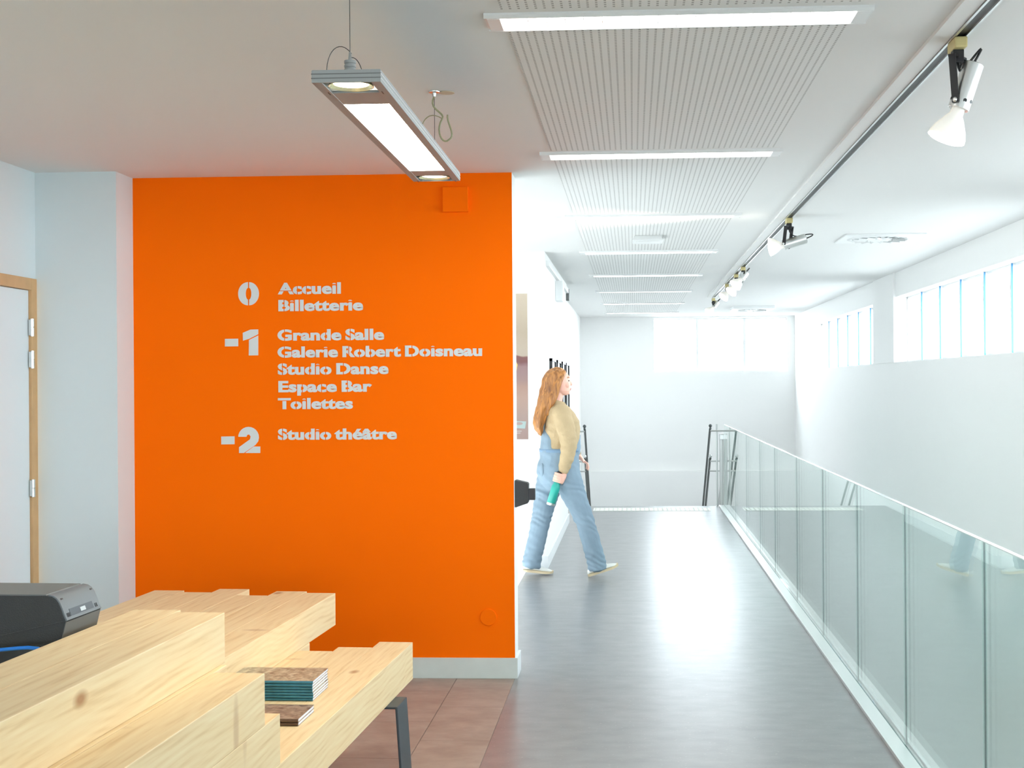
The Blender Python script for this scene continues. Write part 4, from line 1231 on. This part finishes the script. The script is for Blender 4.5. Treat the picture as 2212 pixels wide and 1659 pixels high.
# right hand closed round the bottle
bd = V((-.296, 0, -.955)).normalized(); e1 = V((.955, 0, -.296)).normalized(); e2 = V((0, -1, 0))
HC = V((-.036, -.205, .806))
W_ = lambda t, ang, rad: HC + bd * t + (e1 * math.cos(math.radians(ang)) + e2 * math.sin(math.radians(ang))) * rad
Mh = Matrix((e1, e2, bd)).transposed()
ball(bm, HC + e1 * .036 + e2 * .004, (.017, .030, .042), Mh)
limb(bm, [(.008, -.205, .872), HC + e1 * .034 - bd * .028, HC + e1 * .036], [.026, .024, .02], 4)
for k, (t_, ln) in enumerate(((-.031, 205), (-.011, 222), (.009, 214), (.028, 190))):
    pts_ = [W_(t_, a, .035) for a in range(20, ln, 23)]
    tube(bm, pts_, [.0095] * (len(pts_) - 1) + [.0075], 10); ball(bm, pts_[-1], (.0078,) * 3); ball(bm, pts_[2], (.0108,) * 3)
pts_ = [W_(-.030 + .006 * k, -20 - 26 * k, .035) for k in range(6)]
tube(bm, pts_, [.013, .012, .011, .0105, .010, .0085], 10); ball(bm, pts_[-1], (.0085,) * 3)
# left hand relaxed in front
LW = V((.168, .175, .965)); ld_ = V((.72, -.15, -.68)).normalized(); ls = V((.1, .95, -.1)).normalized(); ln_ = ld_.cross(ls).normalized()
Ml = Matrix((ld_, ls, ln_)).transposed()
ball(bm, LW + ld_ * .048, (.045, .036, .014), Ml)
limb(bm, [LW, LW + ld_ * .03], [.024, .022])
for k, (o_, l_) in enumerate(((-.027, .062), (-.009, .072), (.009, .067), (.026, .052))):
    b0_ = LW + ld_ * .082 + ls * o_
    pts_ = [b0_, b0_ + ld_ * l_ * .42 + ln_ * .004, b0_ + ld_ * l_ * .72 + ln_ * -.012, b0_ + ld_ * l_ * .9 + ln_ * -.03]
    tube(bm, pts_, [.0095, .009, .0085, .007], 10); ball(bm, pts_[-1], (.0072,) * 3)
pts_ = [LW + ld_ * .025 - ls * .025, LW + ld_ * .05 - ls * .047, LW + ld_ * .075 - ls * .052 - ln_ * .012]
tube(bm, pts_, [.013, .0105, .008], 10); ball(bm, pts_[-1], (.0082,) * 3)
fuse('body', bm, SKIN, per, 0.0042, 2)
for s_ in (-1, 1):
    bm = bmesh.new(); ball(bm, (hx + .083, s_ * .033, 1.578), (.0085, .012, .008)); obj('eye', bm, EYEM, per, smooth=True)
    bm = bmesh.new(); limb(bm, [(hx + .092, s_ * .016, 1.600), (hx + .088, s_ * .036, 1.606), (hx + .070, s_ * .052, 1.600)], [.003, .0036, .002], 3, 8); obj('eyebrow', bm, HAIR, per, smooth=True)
bm = bmesh.new(); ball(bm, (hx + .1035, 0, 1.5145), (.007, .021, .005)); ball(bm, (hx + .102, 0, 1.506), (.007, .019, .0055)); obj('lips', bm, LIPS, per, smooth=True)
# ---- hair
bm = bmesh.new()
ball(bm, (hx - .014, 0, 1.607), (.092, .083, .080)); ball(bm, (hx - .048, 0, 1.562), (.070, .084, .105))
for s_ in (-1, 1):
    limb(bm, [(hx + .045, s_ * .055, 1.645), (hx + .022, s_ * .080, 1.605), (hx - .012, s_ * .086, 1.55), (hx - .035, s_ * .085, 1.48), (hx - .07, s_ * .085, 1.40), (hx - .10, s_ * .085, 1.32)], [.022, .021, .026, .032, .034, .025], 4, 12)
eloft(bm, [(-.075, 0, 1.60, .055, .075), (-.085, 0, 1.53, .062, .088), (-.105, 0, 1.45, .062, .096), (-.128, -.008, 1.37, .058, .102), (-.152, -.012, 1.30, .055, .100), (-.165, -.012, 1.24, .050, .090), (-.165, -.01, 1.19, .040, .070), (-.155, -.01, 1.158, .020, .035)], 20)
for k in range(9):
    yy = -.09 + .0225 * k
    limb(bm, [(-.09 - .004 * (k % 3), yy * .8, 1.56), (-.135, yy, 1.42), (-.165 - .012 * (k % 2), yy * 1.08, 1.30), (-.175, yy * .95, 1.21), (-.160 + .01 * (k % 2), yy * .8, 1.145 + .012 * (k % 3))], [.02, .024, .024, .02, .008], 4, 10)
fuse('hair', bm, HAIR, per, 0.006, 3, lambda c: 0.012 * noise.noise(V((c.x * 9, c.y * 26, c.z * 17))) + .003 * noise.noise(V((c.x * 70, c.y * 70, c.z * 9))))
# ---- jumper
bm = bmesh.new()
eloft(bm, [(.004, 0, 1.005, .142, .158), (.006, 0, 1.03, .150, .165), (.012, 0, 1.10, .145, .163), (.02, 0, 1.18, .146, .170), (.018, 0, 1.25, .140, .178), (.004, 0, 1.31, .122, .180), (-.012, 0, 1.355, .098, .150), (-.026, 0, 1.385, .076, .098), (-.030, 0, 1.405, .064, .068)], 24, 2.3)
limb(bm, [(-.004, -.150, 1.325), (.022, -.200, 1.21), (.047, -.218, 1.09), (.038, -.216, 1.00), (.014, -.207, .90)], [.072, .076, .070, .060, .050])
limb(bm, [(-.004, .150, 1.325), (.028, .200, 1.22), (.054, .212, 1.10), (.11, .200, 1.03), (.155, .183, .985)], [.072, .074, .066, .056, .046])
limb(bm, [(.010, -.207, .905), (.008, -.206, .878)], [.046, .045])
limb(bm, [(-.03 + .062 * math.cos(a_ * PI / 8), .066 * math.sin(a_ * PI / 8), 1.408 - .016 * math.cos(a_ * PI / 8)) for a_ in range(17)], [.014] * 17, 2, 10)
def knitfold(c):
    f = 0.006 * noise.noise(V((c.x * 10, c.y * 10, c.z * 26)))
    if abs(c.y) > .165 and c.z < 1.15: f += .0022 * math.sin(c.z * 105 + c.x * 40 + 3 * noise.noise(c * 9))
    return f
fuse('jumper', bm, KNIT, per, 0.0065, 3, knitfold)
# ---- dungarees
bm = bmesh.new()
eloft(bm, [(0, 0, .70, .10, .11), (-.008, 0, .76, .150, .175), (-.014, 0, .83, .176, .196), (-.012, 0, .89, .172, .194), (-.004, 0, .95, .158, .180), (0, 0, 1.0, .158, .172), (.0, 0, 1.035, .158, .172)], 24, 2.3)
limb(bm, [(.03, -.088, .84), (.105, -.092, .65), (.188, -.092, .45), (.243, -.092, .26), (.282, -.092, .105)], [.122, .098, .078, .076, .078])
limb(bm, [(-.045, .088, .84), (-.10, .092, .65), (-.145, .092, .45), (-.188, .092, .26), (-.222, .092, .115)], [.124, .100, .080, .076, .076])
tube(bm, [(.282, -.092, .11), (.290, -.092, .055)], [.080, .080], 18); tube(bm, [(-.222, .092, .12), (-.232, .092, .062)], [.078, .078], 18)
eloft(bm, [(-.085, 0, .99, .078, .150), (-.087, 0, 1.06, .070, .140), (-.088, 0, 1.12, .064, .120), (-.086, 0, 1.175, .060, .085), (-.084, 0, 1.20, .052, .060)], 20)
eloft(bm, [(.09, 0, .99, .074, .13), (.092, 0, 1.05, .076, .115), (.098, 0, 1.10, .074, .10), (.104, 0, 1.14, .068, .09)], 20)
def denimfold(c):
    f = .0055 * noise.noise(V((c.x * 9, c.y * 9, c.z * 22 + c.x * 14)))
    for kz in (.45, .13, .70): f += .003 * math.exp(-((c.z - kz) / .08) ** 2) * math.sin(c.z * 125 + c.x * 55 + c.y * 30 + 5 * noise.noise(c * 8))
    return f
dung = fuse('dungarees', bm, DENIM, per, 0.0065, 3, denimfold)
for s_ in (-1, 1):
    p_, r2 = spline([(-.140, s_ * .040, 1.17), (-.130, s_ * .055, 1.26), (-.100, s_ * .07, 1.34), (-.065, s_ * .075, 1.385)], [.011] * 4, 4)
    bm = bmesh.new(); tube(bm, p_, r2, 8); obj('strap', bm, DENIM, dung, smooth=True)
bm = bmesh.new(); eloft(bm, [(-.002, 0, 1.006, .163, .177), (-.002, 0, 1.03, .162, .176)], 32, 2.3); obj('waistband', bm, DENIMD, dung, smooth=True)
for s_ in (-1, 1):
    bm = bmesh.new(); ball(bm, (-.152, s_ * .085, .86), (.022, .055, .062)); obj('back_pocket', bm, DENIM, dung, smooth=True)
# ---- shoes
def shoe(ax_, ay, az, pitch, yaw=0.0):
    e = bpy.data.objects.new('shoe', None); COL.objects.link(e); e.parent = per
    e.location = (ax_, ay, az); e.rotation_euler = (0, -pitch, yaw)
    secs = [(-.008, .020, .030), (.0, .031, .055), (.03, .037, .075), (.065, .038, .078), (.10, .040, .066), (.14, .045, .055), (.185, .047, .047), (.215, .042, .040), (.238, .028, .032), (.246, .012, .024)]
    bm = bmesh.new(); R = []
    for x, hw_, h_ in secs:
        R.append([bm.verts.new((x, hw_ * a, b)) for a, b in ((-1, .018), (-1.0, .018 + (h_ - .018) * .45), (-.72, .018 + (h_ - .018) * .85), (-.3, h_), (.3, h_), (.72, .018 + (h_ - .018) * .85), (1.0, .018 + (h_ - .018) * .45), (1, .018))])
    for a, b in zip(R, R[1:]):
        for k in range(8): bm.faces.new((a[k], a[(k + 1) % 8], b[(k + 1) % 8], b[k]))
    bm.faces.new(R[0]); bm.faces.new(R[-1])
    up_ = obj('upper', bm, SHOEW, e, smooth=True); sm = up_.modifiers.new('s', 'SUBSURF'); sm.levels = sm.render_levels = 2
    bm = bmesh.new(); R = []
    for x, hw_, h_ in secs:
        k_ = 1.09; lift = .012 * max(0, (x - .17) / .08) ** 2
        R.append([bm.verts.new((x * 1.02, hw_ * k_ * a, b + lift)) for a, b in ((-1, 0.002), (-1, .021), (1, .021), (1, 0.002))])
    for a, b in zip(R, R[1:]):
        for k in range(4): bm.faces.new((a[k], a[(k + 1) % 4], b[(k + 1) % 4], b[k]))
    bm.faces.new(R[0]); bm.faces.new(R[-1])
    obj('sole', bm, SOLEM, e, smooth=False)
    for j in range(4):
        x = .10 + .02 * j
        bm = bmesh.new(); tube(bm, [(x, -.026, .060 - .006 * j), (x + .004, 0, .072 - .006 * j), (x, .026, .060 - .006 * j)], .003, 6); obj('lace', bm, WHITEP, e)
    return e
shoe(.222, -.092, .004, math.radians(17))
shoe(-.300, .092, .030, math.radians(-6.5))

# ---- bottle in the right hand
RZ = Matrix.Rotation(HEAD, 3, 'Z')
bt_c = V(per.location) + RZ @ HC; bax = RZ @ bd
bot = thing('water_bottle', 'teal drinking bottle with steel base held in the right hand of the walking person', 'bottle', bt_c + bax * 0.225)
O = -bax * 0.225
bm = bmesh.new(); lathe(bm, O, bax, [(.02, .0240), (.045, .0245), (.060, .030), (.078, .0345), (.205, .0345)], 28); obj('flask', bm, mat('teal_lacquer', (0.02, 0.34, 0.28), 0.35), bot, smooth=True)
bm = bmesh.new(); lathe(bm, O, bax, [(.2052, .0345), (.220, .0345), (.225, .031)], 28); obj('base_ring', bm, STEEL, bot, smooth=False)
bm = bmesh.new(); lathe(bm, O, bax, [(-.052, .016), (-.048, .0225), (.0195, .0235)], 24); obj('cap', bm, BLACKM, bot)
